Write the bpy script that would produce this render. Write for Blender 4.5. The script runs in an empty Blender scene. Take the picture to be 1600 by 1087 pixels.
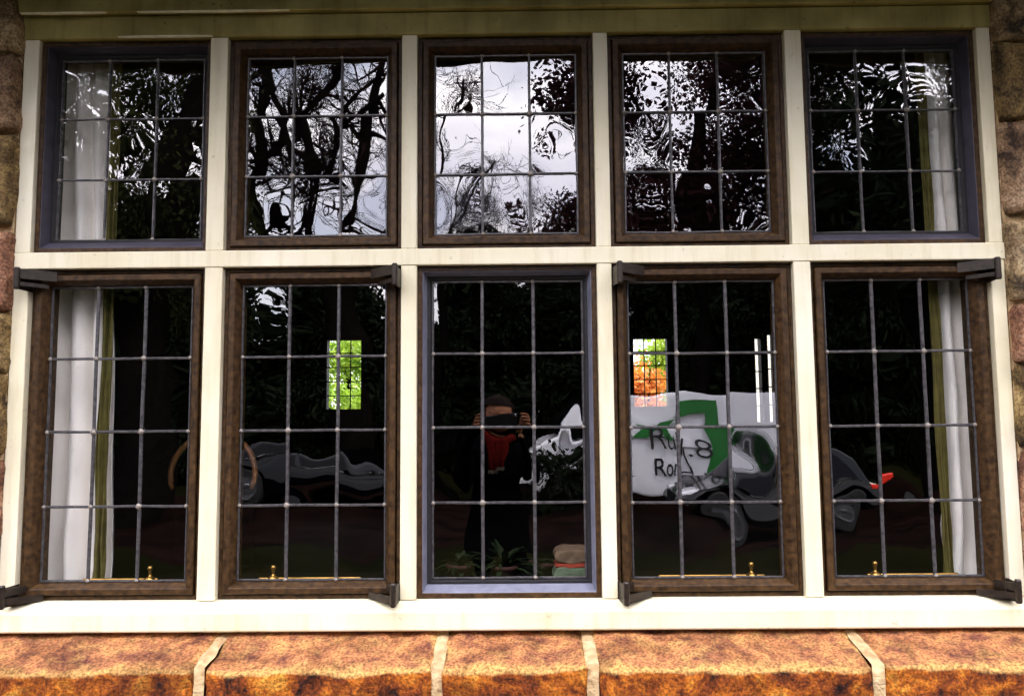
import bpy, bmesh, math, random
import numpy as np
from mathutils import Vector, Matrix, noise
PI = math.pi
rad = math.radians
sc = bpy.context.scene
C = sc.collection

# ------------------------------------------------------------------ camera
cam_d = bpy.data.cameras.new('camera'); cam = bpy.data.objects.new('camera', cam_d); C.objects.link(cam)
tilt, yaw, roll = 0.0900, -0.01003, -0.00838
cy_, sy_, ct_, st_, cr_, sr_ = math.cos(yaw), math.sin(yaw), math.cos(tilt), math.sin(tilt), math.cos(roll), math.sin(roll)
fw = Vector((sy_*ct_, cy_*ct_, st_)); rt = Vector((cy_, -sy_, 0)); up = rt.cross(fw)
r2 = rt*cr_ + up*sr_; u2 = up*cr_ - rt*sr_
M = Matrix((( r2.x, u2.x, -fw.x, 0), (r2.y, u2.y, -fw.y, -2.5), (r2.z, u2.z, -fw.z, 0), (0, 0, 0, 1)))
cam.matrix_world = M
cam_d.sensor_width = 36; cam_d.lens = 28.125; cam_d.clip_start = 0.02; cam_d.clip_end = 2000
sc.camera = cam
GZ = -1.6          # ground level (eye is at z = 0)

# ------------------------------------------------------------------ world: overcast
SUN_EL, SUN_AZ = rad(48), rad(60)     # azimuth measured from +Y towards +X: above and behind the house roof
w = bpy.data.worlds.new("World"); sc.world = w; w.use_nodes = True
nt = w.node_tree; nt.nodes.clear()
def nd(t, typ, **k):
    n = t.nodes.new(typ)
    for a, b in k.items(): setattr(n, a, b)
    return n
out = nd(nt, 'ShaderNodeOutputWorld'); bg = nd(nt, 'ShaderNodeBackground'); sky = nd(nt, 'ShaderNodeTexSky')
sky.sky_type = 'NISHITA'; sky.sun_disc = False; sky.sun_elevation = SUN_EL; sky.sun_rotation = SUN_AZ
tc = nd(nt, 'ShaderNodeTexCoord'); mp = nd(nt, 'ShaderNodeMapping'); mp.inputs['Scale'].default_value = (1, 1, 2.2)
ns = nd(nt, 'ShaderNodeTexNoise'); ns.inputs['Scale'].default_value = 2.3; ns.inputs['Detail'].default_value = 8; ns.inputs['Roughness'].default_value = .55
cr = nd(nt, 'ShaderNodeValToRGB'); cr.color_ramp.elements[0].position = .36; cr.color_ramp.elements[1].position = .52
cr.color_ramp.elements[0].color = (.42, .42, .42, 1); cr.color_ramp.elements[1].color = (1, 1, 1, 1)
n2 = nd(nt, 'ShaderNodeTexNoise'); n2.inputs['Scale'].default_value = 4.5; n2.inputs['Detail'].default_value = 6
cc = nd(nt, 'ShaderNodeValToRGB'); cc.color_ramp.elements[0].position = .3; cc.color_ramp.elements[1].position = .7
cc.color_ramp.elements[0].color = (5.8, 5.7, 7.0, 1); cc.color_ramp.elements[1].color = (12.0, 11.3, 11.7, 1)
mx = nd(nt, 'ShaderNodeMix', data_type='RGBA')
L = nt.links.new
L(tc.outputs['Generated'], mp.inputs[0]); L(mp.outputs[0], ns.inputs['Vector']); L(mp.outputs[0], n2.inputs['Vector'])
L(ns.outputs['Fac'], cr.inputs[0]); L(n2.outputs['Fac'], cc.inputs[0])
# overcast luminance: horizon about a third of the zenith
sx = nd(nt, 'ShaderNodeSeparateXYZ'); L(tc.outputs['Generated'], sx.inputs[0])
gm = nd(nt, 'ShaderNodeMapRange'); gm.inputs['From Min'].default_value = 0; gm.inputs['From Max'].default_value = 1; gm.inputs['To Min'].default_value = .62; gm.inputs['To Max'].default_value = 1.75
L(sx.outputs['Z'], gm.inputs['Value'])
vm = nd(nt, 'ShaderNodeVectorMath', operation='SCALE'); L(cc.outputs[0], vm.inputs[0]); L(gm.outputs[0], vm.inputs['Scale'])
L(cr.outputs[0], mx.inputs['Factor']); L(sky.outputs[0], mx.inputs['A']); L(vm.outputs[0], mx.inputs['B'])
L(mx.outputs['Result'], bg.inputs[0]); bg.inputs[1].default_value = 0.10; L(bg.outputs[0], out.inputs[0])
sd = bpy.data.lights.new('sun', 'SUN'); sd.energy = 1.2; sd.angle = rad(14); sd.color = (1, .95, .86)
so = bpy.data.objects.new('sun', sd); C.objects.link(so)
sv = Vector((math.sin(SUN_AZ)*math.cos(SUN_EL), math.cos(SUN_AZ)*math.cos(SUN_EL), math.sin(SUN_EL)))
so.rotation_euler = sv.to_track_quat('Z', 'Y').to_euler(); so.location = (10, 10, 20)
sc.view_settings.view_transform = 'Standard'; sc.view_settings.look = 'None'; sc.view_settings.gamma = 1
sc.view_settings.exposure = 2.95

# ------------------------------------------------------------------ materials
MATS = {}
def mat(name, col, rough=.6, metal=0, var=.15, vs=20, bump=0, bs=60, col2=None, spec=.5, stretch=(1,1,1), trans=0, detail=6, coat=0):
    m = bpy.data.materials.new(name); m.use_nodes = True; t = m.node_tree; b = t.nodes['Principled BSDF']
    b.inputs['Roughness'].default_value = rough; b.inputs['Metallic'].default_value = metal
    b.inputs['Specular IOR Level'].default_value = spec; b.inputs['Coat Weight'].default_value = coat
    co = nd(t, 'ShaderNodeTexCoord'); mpp = nd(t, 'ShaderNodeMapping'); mpp.inputs['Scale'].default_value = stretch
    n = nd(t, 'ShaderNodeTexNoise'); n.inputs['Scale'].default_value = vs; n.inputs['Detail'].default_value = detail
    r = nd(t, 'ShaderNodeValToRGB'); r.color_ramp.elements[0].position = .3; r.color_ramp.elements[1].position = .7
    c2 = col2 or tuple(c*(1+var) for c in col); c1 = col if col2 else tuple(c*(1-var) for c in col)
    r.color_ramp.elements[0].color = (*c1, 1); r.color_ramp.elements[1].color = (*c2, 1)
    t.links.new(co.outputs['Object'], mpp.inputs[0]); t.links.new(mpp.outputs[0], n.inputs['Vector'])
    t.links.new(n.outputs['Fac'], r.inputs[0]); t.links.new(r.outputs[0], b.inputs['Base Color'])
    if bump:
        nb = nd(t, 'ShaderNodeTexNoise'); nb.inputs['Scale'].default_value = bs; nb.inputs['Detail'].default_value = 5
        bp = nd(t, 'ShaderNodeBump'); bp.inputs['Strength'].default_value = 1; bp.inputs['Distance'].default_value = bump
        t.links.new(mpp.outputs[0], nb.inputs['Vector']); t.links.new(nb.outputs['Fac'], bp.inputs['Height']); t.links.new(bp.outputs[0], b.inputs['Normal'])
    if trans:
        tr = nd(t, 'ShaderNodeBsdfTranslucent'); ms = nd(t, 'ShaderNodeMixShader'); ms.inputs[0].default_value = trans
        t.links.new(r.outputs[0], tr.inputs[0]); t.links.new(b.outputs[0], ms.inputs[1]); t.links.new(tr.outputs[0], ms.inputs[2])
        t.links.new(ms.outputs[0], t.nodes['Material Output'].inputs[0])
    MATS[name] = m; return m

cream = mat('cream_paint', (.76,.69,.46), .5, col2=(.87,.81,.62), vs=3.5, detail=12, bump=.0012, bs=45, stretch=(1,1,.5))
eave_shade = mat('eave_shade_paint', (.24,.20,.045), .6, col2=(.46,.39,.12), vs=5, bump=.0006, bs=45)  # shade under the eave, put into a darker olive colour for the head
def grime(m, amt=.35):
    t = m.node_tree; b = t.nodes['Principled BSDF']; src = b.inputs['Base Color'].links[0].from_socket
    co = nd(t, 'ShaderNodeTexCoord'); mpp = nd(t, 'ShaderNodeMapping'); mpp.inputs['Scale'].default_value = (26, 26, 2.2); t.links.new(co.outputs['Object'], mpp.inputs[0])
    for vec, sc_, lo_, hi_, f, col in ((mpp.outputs[0], 1.0, .30, .50, amt, (.62,.56,.38,1)), (co.outputs['Object'], 38, .28, .36, amt*1.3, (.35,.30,.20,1)), (co.outputs['Object'], 5, .30, .55, amt*.7, (.78,.72,.52,1))):
        n = nd(t, 'ShaderNodeTexNoise'); n.inputs['Scale'].default_value = sc_; n.inputs['Detail'].default_value = 8; n.inputs['Roughness'].default_value = .6; t.links.new(vec, n.inputs['Vector'])
        r = nd(t, 'ShaderNodeValToRGB'); r.color_ramp.elements[0].position = lo_; r.color_ramp.elements[0].color = col; r.color_ramp.elements[1].position = hi_; r.color_ramp.elements[1].color = (1,1,1,1)
        t.links.new(n.outputs['Fac'], r.inputs[0]); mu = nd(t, 'ShaderNodeMix', data_type='RGBA'); mu.blend_type = 'MULTIPLY'; mu.inputs['Factor'].default_value = f
        t.links.new(src, mu.inputs['A']); t.links.new(r.outputs[0], mu.inputs['B']); src = mu.outputs['Result']
    t.links.new(src, b.inputs['Base Color'])
grime(cream, .35); grime(eave_shade, .7)
brown = mat('brown_paint', (.016,.007,.002), .48, spec=.24, col2=(.082,.042,.014), vs=55, bump=.0012, bs=120, stretch=(1,1,1), detail=10)
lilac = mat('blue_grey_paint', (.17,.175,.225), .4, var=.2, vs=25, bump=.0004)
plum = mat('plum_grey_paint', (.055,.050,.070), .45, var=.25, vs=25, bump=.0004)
blackseal = mat('dark_putty', (.012,.011,.012), .6, var=.4, vs=60, bump=.0006)
lead = mat('lead', (.040,.038,.041), .38, metal=.4, col2=(.13,.122,.122), vs=70, bump=.0006, bs=200)
solder = mat('solder', (.16,.14,.12), .5, metal=.3, col2=(.42,.37,.31), vs=150, bump=.001, bs=300)
iron = mat('hinge_metal', (.012,.008,.006), .4, metal=.2, col2=(.040,.028,.018), vs=60, bump=.0004, bs=160)
brass = mat('brass', (.55,.31,.08), .3, metal=.9, var=.15, vs=40)
streak = mat('light_streak_paint', (.86,.84,.60), .4, var=.2, vs=30)  # pale colour stands in for streaks of light along the head
white_cloth = mat('curtain_cloth', (.95,.91,.86), .85, var=.04, vs=6, bump=.004, bs=14)
olive_cloth = mat('curtain_lining', (.085,.072,.012), .85, col2=(.13,.11,.02), vs=40, bump=.001)
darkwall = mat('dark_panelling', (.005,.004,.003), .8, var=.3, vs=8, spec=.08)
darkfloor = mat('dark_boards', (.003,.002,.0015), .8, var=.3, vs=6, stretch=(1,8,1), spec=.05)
soffit_m = mat('soffit_paint', (.10,.085,.03), .7, var=.2, vs=10)
roof_m = mat('roof_tiles', (.10,.05,.035), .8, var=.3, vs=14, bump=.01, bs=20)
bark = mat('bark', (.005,.004,.0035), .9, var=.4, vs=12, bump=.02, bs=30, spec=.0)
twig_m = mat('twig_bark', (.010,.006,.006), .9, var=.3, vs=12, spec=.0)
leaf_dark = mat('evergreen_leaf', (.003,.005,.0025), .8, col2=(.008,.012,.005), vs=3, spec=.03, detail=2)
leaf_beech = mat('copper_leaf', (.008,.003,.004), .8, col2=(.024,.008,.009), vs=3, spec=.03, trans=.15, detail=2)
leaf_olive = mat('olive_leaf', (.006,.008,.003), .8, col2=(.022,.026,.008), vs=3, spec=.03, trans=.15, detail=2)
leaf_green = mat('bright_leaf', (.14,.30,.02), .6, col2=(.42,.55,.06), vs=2.5, trans=.45, detail=3)
leaf_maple = mat('autumn_leaf', (.50,.13,.02), .6, col2=(.75,.32,.05), vs=2.5, trans=.45, detail=3)
grass_m = mat('grass', (.003,.004,.0015), .95, col2=(.009,.008,.003), vs=.6, bump=.02, bs=8, spec=.0, detail=12)
drive_m = mat('driveway_gravel', (.003,.002,.002), .95, col2=(.010,.005,.004), vs=2, bump=.01, bs=60, spec=.0)
van_white = mat('white_van_paint', (.72,.72,.76), .3, var=.03, vs=3, coat=.5)
car_dark = mat('charcoal_car_paint', (.0015,.0017,.0022), .06, var=.1, vs=4, spec=.35)
car_blue = mat('navy_car_paint', (.001,.0013,.0025), .06, var=.1, vs=4, spec=.3)
car_glass = mat('vehicle_glass', (.002,.002,.003), .08, var=.1, vs=4, spec=.12)
tyre_m = mat('tyre_rubber', (.003,.003,.003), .85, var=.2, vs=30)
rim_m = mat('wheel_rim', (.07,.07,.075), .4, metal=.6, var=.1)
chrome = mat('chrome', (.7,.7,.72), .12, metal=1, var=.05)
plastic_blk = mat('black_plastic', (.004,.004,.0045), .6, spec=.15, var=.2)
lamp_white = mat('headlamp_lens', (.7,.7,.75), .1, var=.1, coat=1)
lamp_red = mat('red_lens', (.75,.03,.015), .2, var=.15, coat=1)
green_vinyl = mat('green_vinyl', (.008,.14,.018), .4, var=.1)
black_vinyl = mat('black_vinyl', (.008,.008,.01), .4, var=.1)
skin_m = mat('skin', (.20,.085,.045), .6, spec=.1, var=.08, vs=15)
hair_m = mat('dark_hair', (.006,.003,.002), .7, spec=.03, var=.3, vs=60, stretch=(1,1,.2), bump=.004, bs=80)
coat_m = mat('black_coat', (.0018,.0018,.0024), .9, spec=.0, var=.2, vs=30)
trous_m = mat('dark_trousers', (.0018,.002,.004), .9, spec=.0, var=.2, vs=30)
scarf_m = mat('red_scarf', (.055,.005,.004), .95, spec=.0, var=.25, vs=50, bump=.003, bs=120)
fringe_m = mat('pale_fringe', (.20,.16,.13), .9, var=.1)
wood_hoop = mat('bentwood', (.50,.17,.04), .35, col2=(.85,.40,.14), vs=14, stretch=(1,1,.4), spec=.7)
pot_m = mat('terracotta', (.05,.015,.01), .85, var=.25, vs=20)
plant_leaf = mat('pot_plant_leaf', (.006,.013,.004), .6, spec=.1, col2=(.022,.034,.012), vs=18)
cloth_tan = mat('tan_cloth', (.20,.13,.08), .9, var=.3, vs=30, bump=.003)
cloth_mint = mat('mint_cloth', (.13,.18,.11), .9, var=.3, vs=30, bump=.003)
cloth_red = mat('red_stitched_trim', (.32,.04,.02), .9, var=.2, vs=60, bump=.002)
mortar_m = mat('lime_mortar', (.34,.21,.09), .95, col2=(.66,.48,.26), vs=30, bump=.012, bs=60, detail=12)

def stone_mat(name, cols, scale=9, bump=.008, top=None, off=0.0):
    m = bpy.data.materials.new(name); m.use_nodes = True; t = m.node_tree; b = t.nodes['Principled BSDF']
    b.inputs['Roughness'].default_value = .85; b.inputs['Specular IOR Level'].default_value = .3
    co = nd(t, 'ShaderNodeTexCoord'); mpp = nd(t, 'ShaderNodeMapping'); mpp.inputs['Location'].default_value = (off, off*2, 0)
    t.links.new(co.outputs['Object'], mpp.inputs[0])
    n = nd(t, 'ShaderNodeTexNoise'); n.inputs['Scale'].default_value = scale; n.inputs['Detail'].default_value = 12; n.inputs['Roughness'].default_value = .68; n.inputs['Distortion'].default_value = .5
    r = nd(t, 'ShaderNodeValToRGB'); e = r.color_ramp.elements
    e[0].position = .36; e[0].color = (*cols[0], 1); e[1].position = .66; e[1].color = (*cols[-1], 1)
    for i, c in enumerate(cols[1:-1]):
        q = e.new(.36 + .30*(i+1)/(len(cols)-1)); q.color = (*c, 1)
    t.links.new(mpp.outputs[0], n.inputs['Vector']); t.links.new(n.outputs['Fac'], r.inputs[0])
    colo = r.outputs[0]
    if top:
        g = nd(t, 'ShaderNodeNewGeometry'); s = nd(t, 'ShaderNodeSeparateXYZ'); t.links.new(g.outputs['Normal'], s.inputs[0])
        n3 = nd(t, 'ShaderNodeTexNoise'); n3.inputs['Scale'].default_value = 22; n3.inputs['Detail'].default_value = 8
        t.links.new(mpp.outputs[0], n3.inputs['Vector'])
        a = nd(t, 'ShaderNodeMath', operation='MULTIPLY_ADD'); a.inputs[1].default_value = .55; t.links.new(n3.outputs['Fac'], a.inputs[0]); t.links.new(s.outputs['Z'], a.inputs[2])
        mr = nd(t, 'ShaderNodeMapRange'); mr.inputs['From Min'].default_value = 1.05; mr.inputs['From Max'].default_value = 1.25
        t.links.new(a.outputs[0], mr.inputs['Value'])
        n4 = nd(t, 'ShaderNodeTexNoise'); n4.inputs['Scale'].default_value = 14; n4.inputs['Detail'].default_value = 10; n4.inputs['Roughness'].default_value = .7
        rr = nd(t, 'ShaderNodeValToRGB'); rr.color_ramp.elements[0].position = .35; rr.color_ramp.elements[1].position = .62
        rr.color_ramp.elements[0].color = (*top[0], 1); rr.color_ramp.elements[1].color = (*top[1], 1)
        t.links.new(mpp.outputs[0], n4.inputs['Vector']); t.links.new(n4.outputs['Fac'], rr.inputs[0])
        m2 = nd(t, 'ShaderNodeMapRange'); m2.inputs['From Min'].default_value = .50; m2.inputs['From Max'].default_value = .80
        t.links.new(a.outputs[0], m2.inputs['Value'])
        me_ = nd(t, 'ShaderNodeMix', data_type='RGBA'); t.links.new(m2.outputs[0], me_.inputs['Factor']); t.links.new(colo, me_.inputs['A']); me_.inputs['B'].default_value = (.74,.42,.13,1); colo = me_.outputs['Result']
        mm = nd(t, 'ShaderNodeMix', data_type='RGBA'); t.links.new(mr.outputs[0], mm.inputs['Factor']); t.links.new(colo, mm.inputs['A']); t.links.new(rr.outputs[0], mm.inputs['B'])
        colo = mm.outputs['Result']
    bz = nd(t, 'ShaderNodeTexNoise'); bz.inputs['Scale'].default_value = 6.5; bz.inputs['Detail'].default_value = 9; bz.inputs['Roughness'].default_value = .62; bz.inputs['Distortion'].default_value = .8; t.links.new(mpp.outputs[0], bz.inputs['Vector'])
    br = nd(t, 'ShaderNodeValToRGB'); br.color_ramp.elements[0].position = .40; br.color_ramp.elements[1].position = .52; br.color_ramp.elements[0].color = (.30,.24,.22,1); br.color_ramp.elements[1].color = (1,1,1,1)
    t.links.new(bz.outputs['Fac'], br.inputs[0]); mb_ = nd(t, 'ShaderNodeMix', data_type='RGBA'); mb_.blend_type = 'MULTIPLY'; mb_.inputs['Factor'].default_value = .6
    t.links.new(colo, mb_.inputs['A']); t.links.new(br.outputs[0], mb_.inputs['B']); colo = mb_.outputs['Result']
    # fine dark grains and pale flecks
    vz = nd(t, 'ShaderNodeTexNoise'); vz.inputs['Scale'].default_value = 130; vz.inputs['Detail'].default_value = 4; t.links.new(mpp.outputs[0], vz.inputs['Vector'])
    vr = nd(t, 'ShaderNodeValToRGB'); vr.color_ramp.elements[0].position = .36; vr.color_ramp.elements[1].position = .6; vr.color_ramp.elements[0].color = (.35,.32,.3,1); vr.color_ramp.elements[1].color = (1.15,1.15,1.15,1)
    t.links.new(vz.outputs['Fac'], vr.inputs[0])
    mu = nd(t, 'ShaderNodeMix', data_type='RGBA'); mu.blend_type = 'MULTIPLY'; mu.inputs['Factor'].default_value = .85
    t.links.new(colo, mu.inputs['A']); t.links.new(vr.outputs[0], mu.inputs['B']); t.links.new(mu.outputs['Result'], b.inputs['Base Color'])
    nb = nd(t, 'ShaderNodeTexNoise'); nb.inputs['Scale'].default_value = 30; nb.inputs['Detail'].default_value = 10; nb.inputs['Roughness'].default_value = .7
    bp = nd(t, 'ShaderNodeBump'); bp.inputs['Distance'].default_value = bump
    t.links.new(mpp.outputs[0], nb.inputs['Vector']); t.links.new(nb.outputs['Fac'], bp.inputs['Height']); t.links.new(bp.outputs[0], b.inputs['Normal'])
    return m
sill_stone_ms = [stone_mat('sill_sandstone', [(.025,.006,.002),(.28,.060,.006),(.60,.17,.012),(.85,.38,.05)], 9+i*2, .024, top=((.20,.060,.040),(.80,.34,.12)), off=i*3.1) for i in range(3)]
wall_stone_ms = [stone_mat('wall_stone', c, 10, .010, off=i*1.7) for i, c in enumerate([
    [(.05,.035,.02),(.36,.25,.12),(.66,.52,.30)], [(.06,.035,.02),(.38,.24,.13),(.62,.46,.30)], [(.06,.025,.015),(.32,.15,.08),(.55,.33,.20)], [(.04,.028,.015),(.26,.17,.06),(.52,.38,.16)]])]

def glass_mat():
    m = bpy.data.materials.new('leaded_glass'); m.use_nodes = True; t = m.node_tree; t.nodes.clear()
    o = nd(t, 'ShaderNodeOutputMaterial'); tr = nd(t, 'ShaderNodeBsdfTransparent'); gl = nd(t, 'ShaderNodeBsdfGlossy'); ms = nd(t, 'ShaderNodeMixShader')
    tr.inputs[0].default_value = (.94,.945,.93,1); gl.inputs['Roughness'].default_value = 0.0; gl.inputs[0].default_value = (1,1,1,1)
    co = nd(t, 'ShaderNodeTexCoord'); a1 = nd(t, 'ShaderNodeAttribute', attribute_name='warp'); a2 = nd(t, 'ShaderNodeAttribute', attribute_name='seed')
    mpp = nd(t, 'ShaderNodeMapping'); mpp.inputs['Scale'].default_value = (1,1,.8); t.links.new(co.outputs['Object'], mpp.inputs[0])
    hs = []
    for s_, k, dt in ((7.0, .0011, .15), (18.0, .00003, 0.0)):
        n = nd(t, 'ShaderNodeTexNoise', noise_dimensions='4D'); n.inputs['Scale'].default_value = s_; n.inputs['Detail'].default_value = dt; n.inputs['Distortion'].default_value = .25
        t.links.new(mpp.outputs[0], n.inputs['Vector']); t.links.new(a2.outputs['Fac'], n.inputs['W'])
        q = nd(t, 'ShaderNodeMath', operation='MULTIPLY'); q.inputs[1].default_value = k; t.links.new(n.outputs['Fac'], q.inputs[0]); hs.append(q)
    ad = nd(t, 'ShaderNodeMath', operation='ADD'); t.links.new(hs[0].outputs[0], ad.inputs[0]); t.links.new(hs[1].outputs[0], ad.inputs[1])
    mu = nd(t, 'ShaderNodeMath', operation='MULTIPLY'); t.links.new(ad.outputs[0], mu.inputs[0]); t.links.new(a1.outputs['Fac'], mu.inputs[1])
    bp = nd(t, 'ShaderNodeBump'); bp.inputs['Strength'].default_value = 1; bp.inputs['Distance'].default_value = 1; t.links.new(mu.outputs[0], bp.inputs['Height'])
    t.links.new(bp.outputs[0], gl.inputs['Normal'])
    lw = nd(t, 'ShaderNodeLayerWeight'); lw.inputs[0].default_value = .5
    pw = nd(t, 'ShaderNodeMath', operation='POWER'); pw.inputs[1].default_value = 5; t.links.new(lw.outputs['Facing'], pw.inputs[0])
    ml = nd(t, 'ShaderNodeMath', operation='MULTIPLY_ADD'); ml.inputs[1].default_value = .85; ml.inputs[2].default_value = .132; t.links.new(pw.outputs[0], ml.inputs[0])
    t.links.new(ml.outputs[0], ms.inputs[0]); t.links.new(tr.outputs[0], ms.inputs[1]); t.links.new(gl.outputs[0], ms.inputs[2]); t.links.new(ms.outputs[0], o.inputs[0])
    return m
glass_m = glass_mat()

# ------------------------------------------------------------------ object helpers
def link(name, me, m=None, parent=None, smooth=False):
    if m is not None:
        for x in (m if isinstance(m, (list, tuple)) else [m]): me.materials.append(x)
    o = bpy.data.objects.new(name, me); C.objects.link(o)
    if parent is not None:
        o.parent = parent; 
        o.matrix_parent_inverse = parent.matrix_world.inverted() if parent.type != 'EMPTY' or True else Matrix()
    if smooth:
        me.polygons.foreach_set('use_smooth', [True]*len(me.polygons))
    return o
def thing(name, label, cat, loc=(0,0,0), group=None):
    o = bpy.data.objects.new(name, None); C.objects.link(o); o.location = loc; o.matrix_world = Matrix.Translation(loc)
    o['label'] = label; o['category'] = cat; o.empty_display_size = .1
    if group: o['group'] = group
    return o
def tag(o, label, cat, group=None):
    o['label'] = label; o['category'] = cat
    if group: o['group'] = group
    return o
def obj(name, bm, m, parent=None, smooth=False, bevel=0):
    bmesh.ops.recalc_face_normals(bm, faces=bm.faces)
    me = bpy.data.meshes.new(name); bm.to_mesh(me); bm.free()
    o = link(name, me, m, parent, smooth)
    if bevel:
        b = o.modifiers.new('bevel', 'BEVEL'); b.width = bevel; b.segments = 2; b.limit_method = 'ANGLE'
    return o
def struct(o): o['kind'] = 'structure'; return o
def BM(): return bmesh.new()
def box(bm, x0, x1, y0, y1, z0, z1, mi=0):
    vs = [bm.verts.new((x, y, z)) for x in (x0, x1) for y in (y0, y1) for z in (z0, z1)]
    for f in ((0,1,3,2),(4,6,7,5),(0,4,5,1),(2,3,7,6),(0,2,6,4),(1,5,7,3)):
        fc = bm.faces.new([vs[i] for i in f]); fc.material_index = mi
def tube(bm, pts, rs, n=8, cap=True, mi=0):
    rings = []; pts = [Vector(p) for p in pts]; prev = None
    if not hasattr(rs, '__len__'): rs = [rs]*len(pts)
    for i, p in enumerate(pts):
        d = (pts[min(i+1, len(pts)-1)] - pts[max(i-1, 0)]).normalized()
        a = prev if prev is not None and abs(prev.dot(d)) < .95 else (Vector((0,0,1)) if abs(d.z) < .9 else Vector((1,0,0)))
        u = (a - d*a.dot(d)).normalized(); v = d.cross(u); prev = u
        rings.append([bm.verts.new(p + (u*math.cos(2*PI*k/n) + v*math.sin(2*PI*k/n))*rs[i]) for k in range(n)])
    for a, b in zip(rings, rings[1:]):
        for k in range(n):
            f = bm.faces.new((a[k], a[(k+1)%n], b[(k+1)%n], b[k])); f.material_index = mi
    if cap:
        bm.faces.new(rings[0][::-1]).material_index = mi; bm.faces.new(rings[-1]).material_index = mi
def lathe(bm, prof, cx, cy, n=16, axis='z', base=0):
    rings = []
    for r, h in prof:
        ring = []
        for k in range(n):
            a = 2*PI*k/n
            if axis == 'z': ring.append(bm.verts.new((cx + r*math.cos(a), cy + r*math.sin(a), base+h)))
            else: ring.append(bm.verts.new((cx + r*math.cos(a), base+h, cy + r*math.sin(a))))
        rings.append(ring)
    for a, b in zip(rings, rings[1:]):
        for k in range(n): bm.faces.new((a[k], a[(k+1)%n], b[(k+1)%n], b[k]))
    bm.faces.new(rings[0]); bm.faces.new(rings[-1][::-1])
def rect_ring(bm, x0, x1, z0, z1, prof, sub=10, wob=0.0, seed=0):
    """mitred frame: profile is a list of (inset, y, [bottom inset])"""
    loops = []
    for q in prof:
        i, y = q[0], q[1]; ib = q[2] if len(q) > 2 else i
        cs = [(x0+i, z0+ib), (x1-i, z0+ib), (x1-i, z1-i), (x0+i, z1-i)]
        lp = []
        for k in range(4):
            a, b = cs[k], cs[(k+1)%4]
            for s in range(sub):
                t = s/sub; x = a[0]+(b[0]-a[0])*t; z = a[1]+(b[1]-a[1])*t
                wv = wob*noise.noise(Vector((x*7, z*7, seed+i*3)))
                lp.append(bm.verts.new((x+wv, y+wv*.6, z+wv)))
        loops.append(lp)
    n = 4*sub
    for a, b in zip(loops, loops[1:]):
        for k in range(n): bm.faces.new((a[k], a[(k+1)%n], b[(k+1)%n], b[k]))

# ------------------------------------------------------------------ ground
def ground():
    bm = BM(); R = 600
    for a in np.linspace(0, 2*PI, 48, endpoint=False): bm.verts.new((R*math.cos(a), R*math.sin(a), GZ))
    bm.faces.new(bm.verts); struct(obj('ground', bm, grass_m))
    bm = BM(); vs = [bm.verts.new(p) for p in [(-14,-16.5,GZ+.004),(-14,-8.2,GZ+.004),(-4,-7.6,GZ+.004),(6,-7.4,GZ+.004),(16,-8,GZ+.004),(40,-9,GZ+.004),(40,-17,GZ+.004)]]
    bm.faces.new(vs); struct(obj('driveway', bm, drive_m))
    bm = BM(); box(bm, -8, 8, -1.2, -.02, GZ-.05, GZ+.01); struct(obj('path', bm, mat('paving', (.05,.042,.035), .9, var=.25, vs=8, bump=.004)))
ground()

# ------------------------------------------------------------------ cottage
XL, XR = -1.612, 1.527     # outer edges of the timber window surround
house = thing('stone_cottage', 'cottage of rough orange and brown stone blocks with a deep eave over the big window', 'cottage', (0, .3, GZ))
rng = random.Random(4)
def stone(x0, x1, y0, y1, z0, z1, n=(12,4,10), amp=.012, slope=None, rnd=.015, seed=0, name='stone', m=None, q=None):
    nx, ny, nz = n; bm = BM(); V = {}
    def vert(i, j, k):
        if (i, j, k) in V: return V[(i, j, k)]
        u, v, w_ = i/nx, j/ny, k/nz
        x = x0+(x1-x0)*u; y = y0+(y1-y0)*v; z = z0+(z1-z0)*w_
        if slope: z += slope*((y-y0)/(y1-y0))*w_ - slope*w_
        # rounded arrises
        dx = min(x-x0, x1-x); dy = y-y0; dz = min(z-z0, z1-z) if not slope else (min(z-z0, 9) if w_ < 1 else 0)
        p = Vector((x, y, z)); cen = Vector(((x0+x1)/2, (y0+y1)/2+.05, (z0+z1)/2))
        e = 0
        for a, b in ((dx, dy), (dx, dz), (dy, dz)):
            s = max(0, 1-a/rnd) * max(0, 1-b/rnd); e = max(e, s)
        nn = Vector((noise.noise(p*9+Vector((seed,0,0))), noise.noise(p*9+Vector((0,seed,5))), noise.noise(p*9+Vector((7,0,seed)))))
        n3 = Vector((noise.noise(p*38), noise.noise(p*38+Vector((3,3,3))), noise.noise(p*38+Vector((9,1,1)))))
        fr = 1 if j < ny else 0
        p = p + (nn*amp + n3*amp*.45)*fr
        if e > 0: p += (cen-p).normalized()*rnd*.42*e
        V[(i,j,k)] = bm.verts.new(p); return V[(i,j,k)]
    for i in range(nx):
        for k in range(nz):
            bm.faces.new((vert(i,0,k), vert(i+1,0,k), vert(i+1,0,k+1), vert(i,0,k+1)))
            bm.faces.new((vert(i,ny,k), vert(i,ny,k+1), vert(i+1,ny,k+1), vert(i+1,ny,k)))
    for i in range(nx):
        for j in range(ny):
            bm.faces.new((vert(i,j,nz), vert(i+1,j,nz), vert(i+1,j+1,nz), vert(i,j+1,nz)))
            bm.faces.new((vert(i,j,0), vert(i,j+1,0), vert(i+1,j+1,0), vert(i+1,j,0)))
    for j in range(ny):
        for k in range(nz):
            bm.faces.new((vert(0,j,k), vert(0,j,k+1), vert(0,j+1,k+1), vert(0,j+1,k)))
            bm.faces.new((vert(nx,j,k), vert(nx,j+1,k), vert(nx,j+1,k+1), vert(nx,j,k+1)))
    return obj(name, bm, m or wall_stone_ms[rng.randrange(4)], house, smooth=True)
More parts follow.
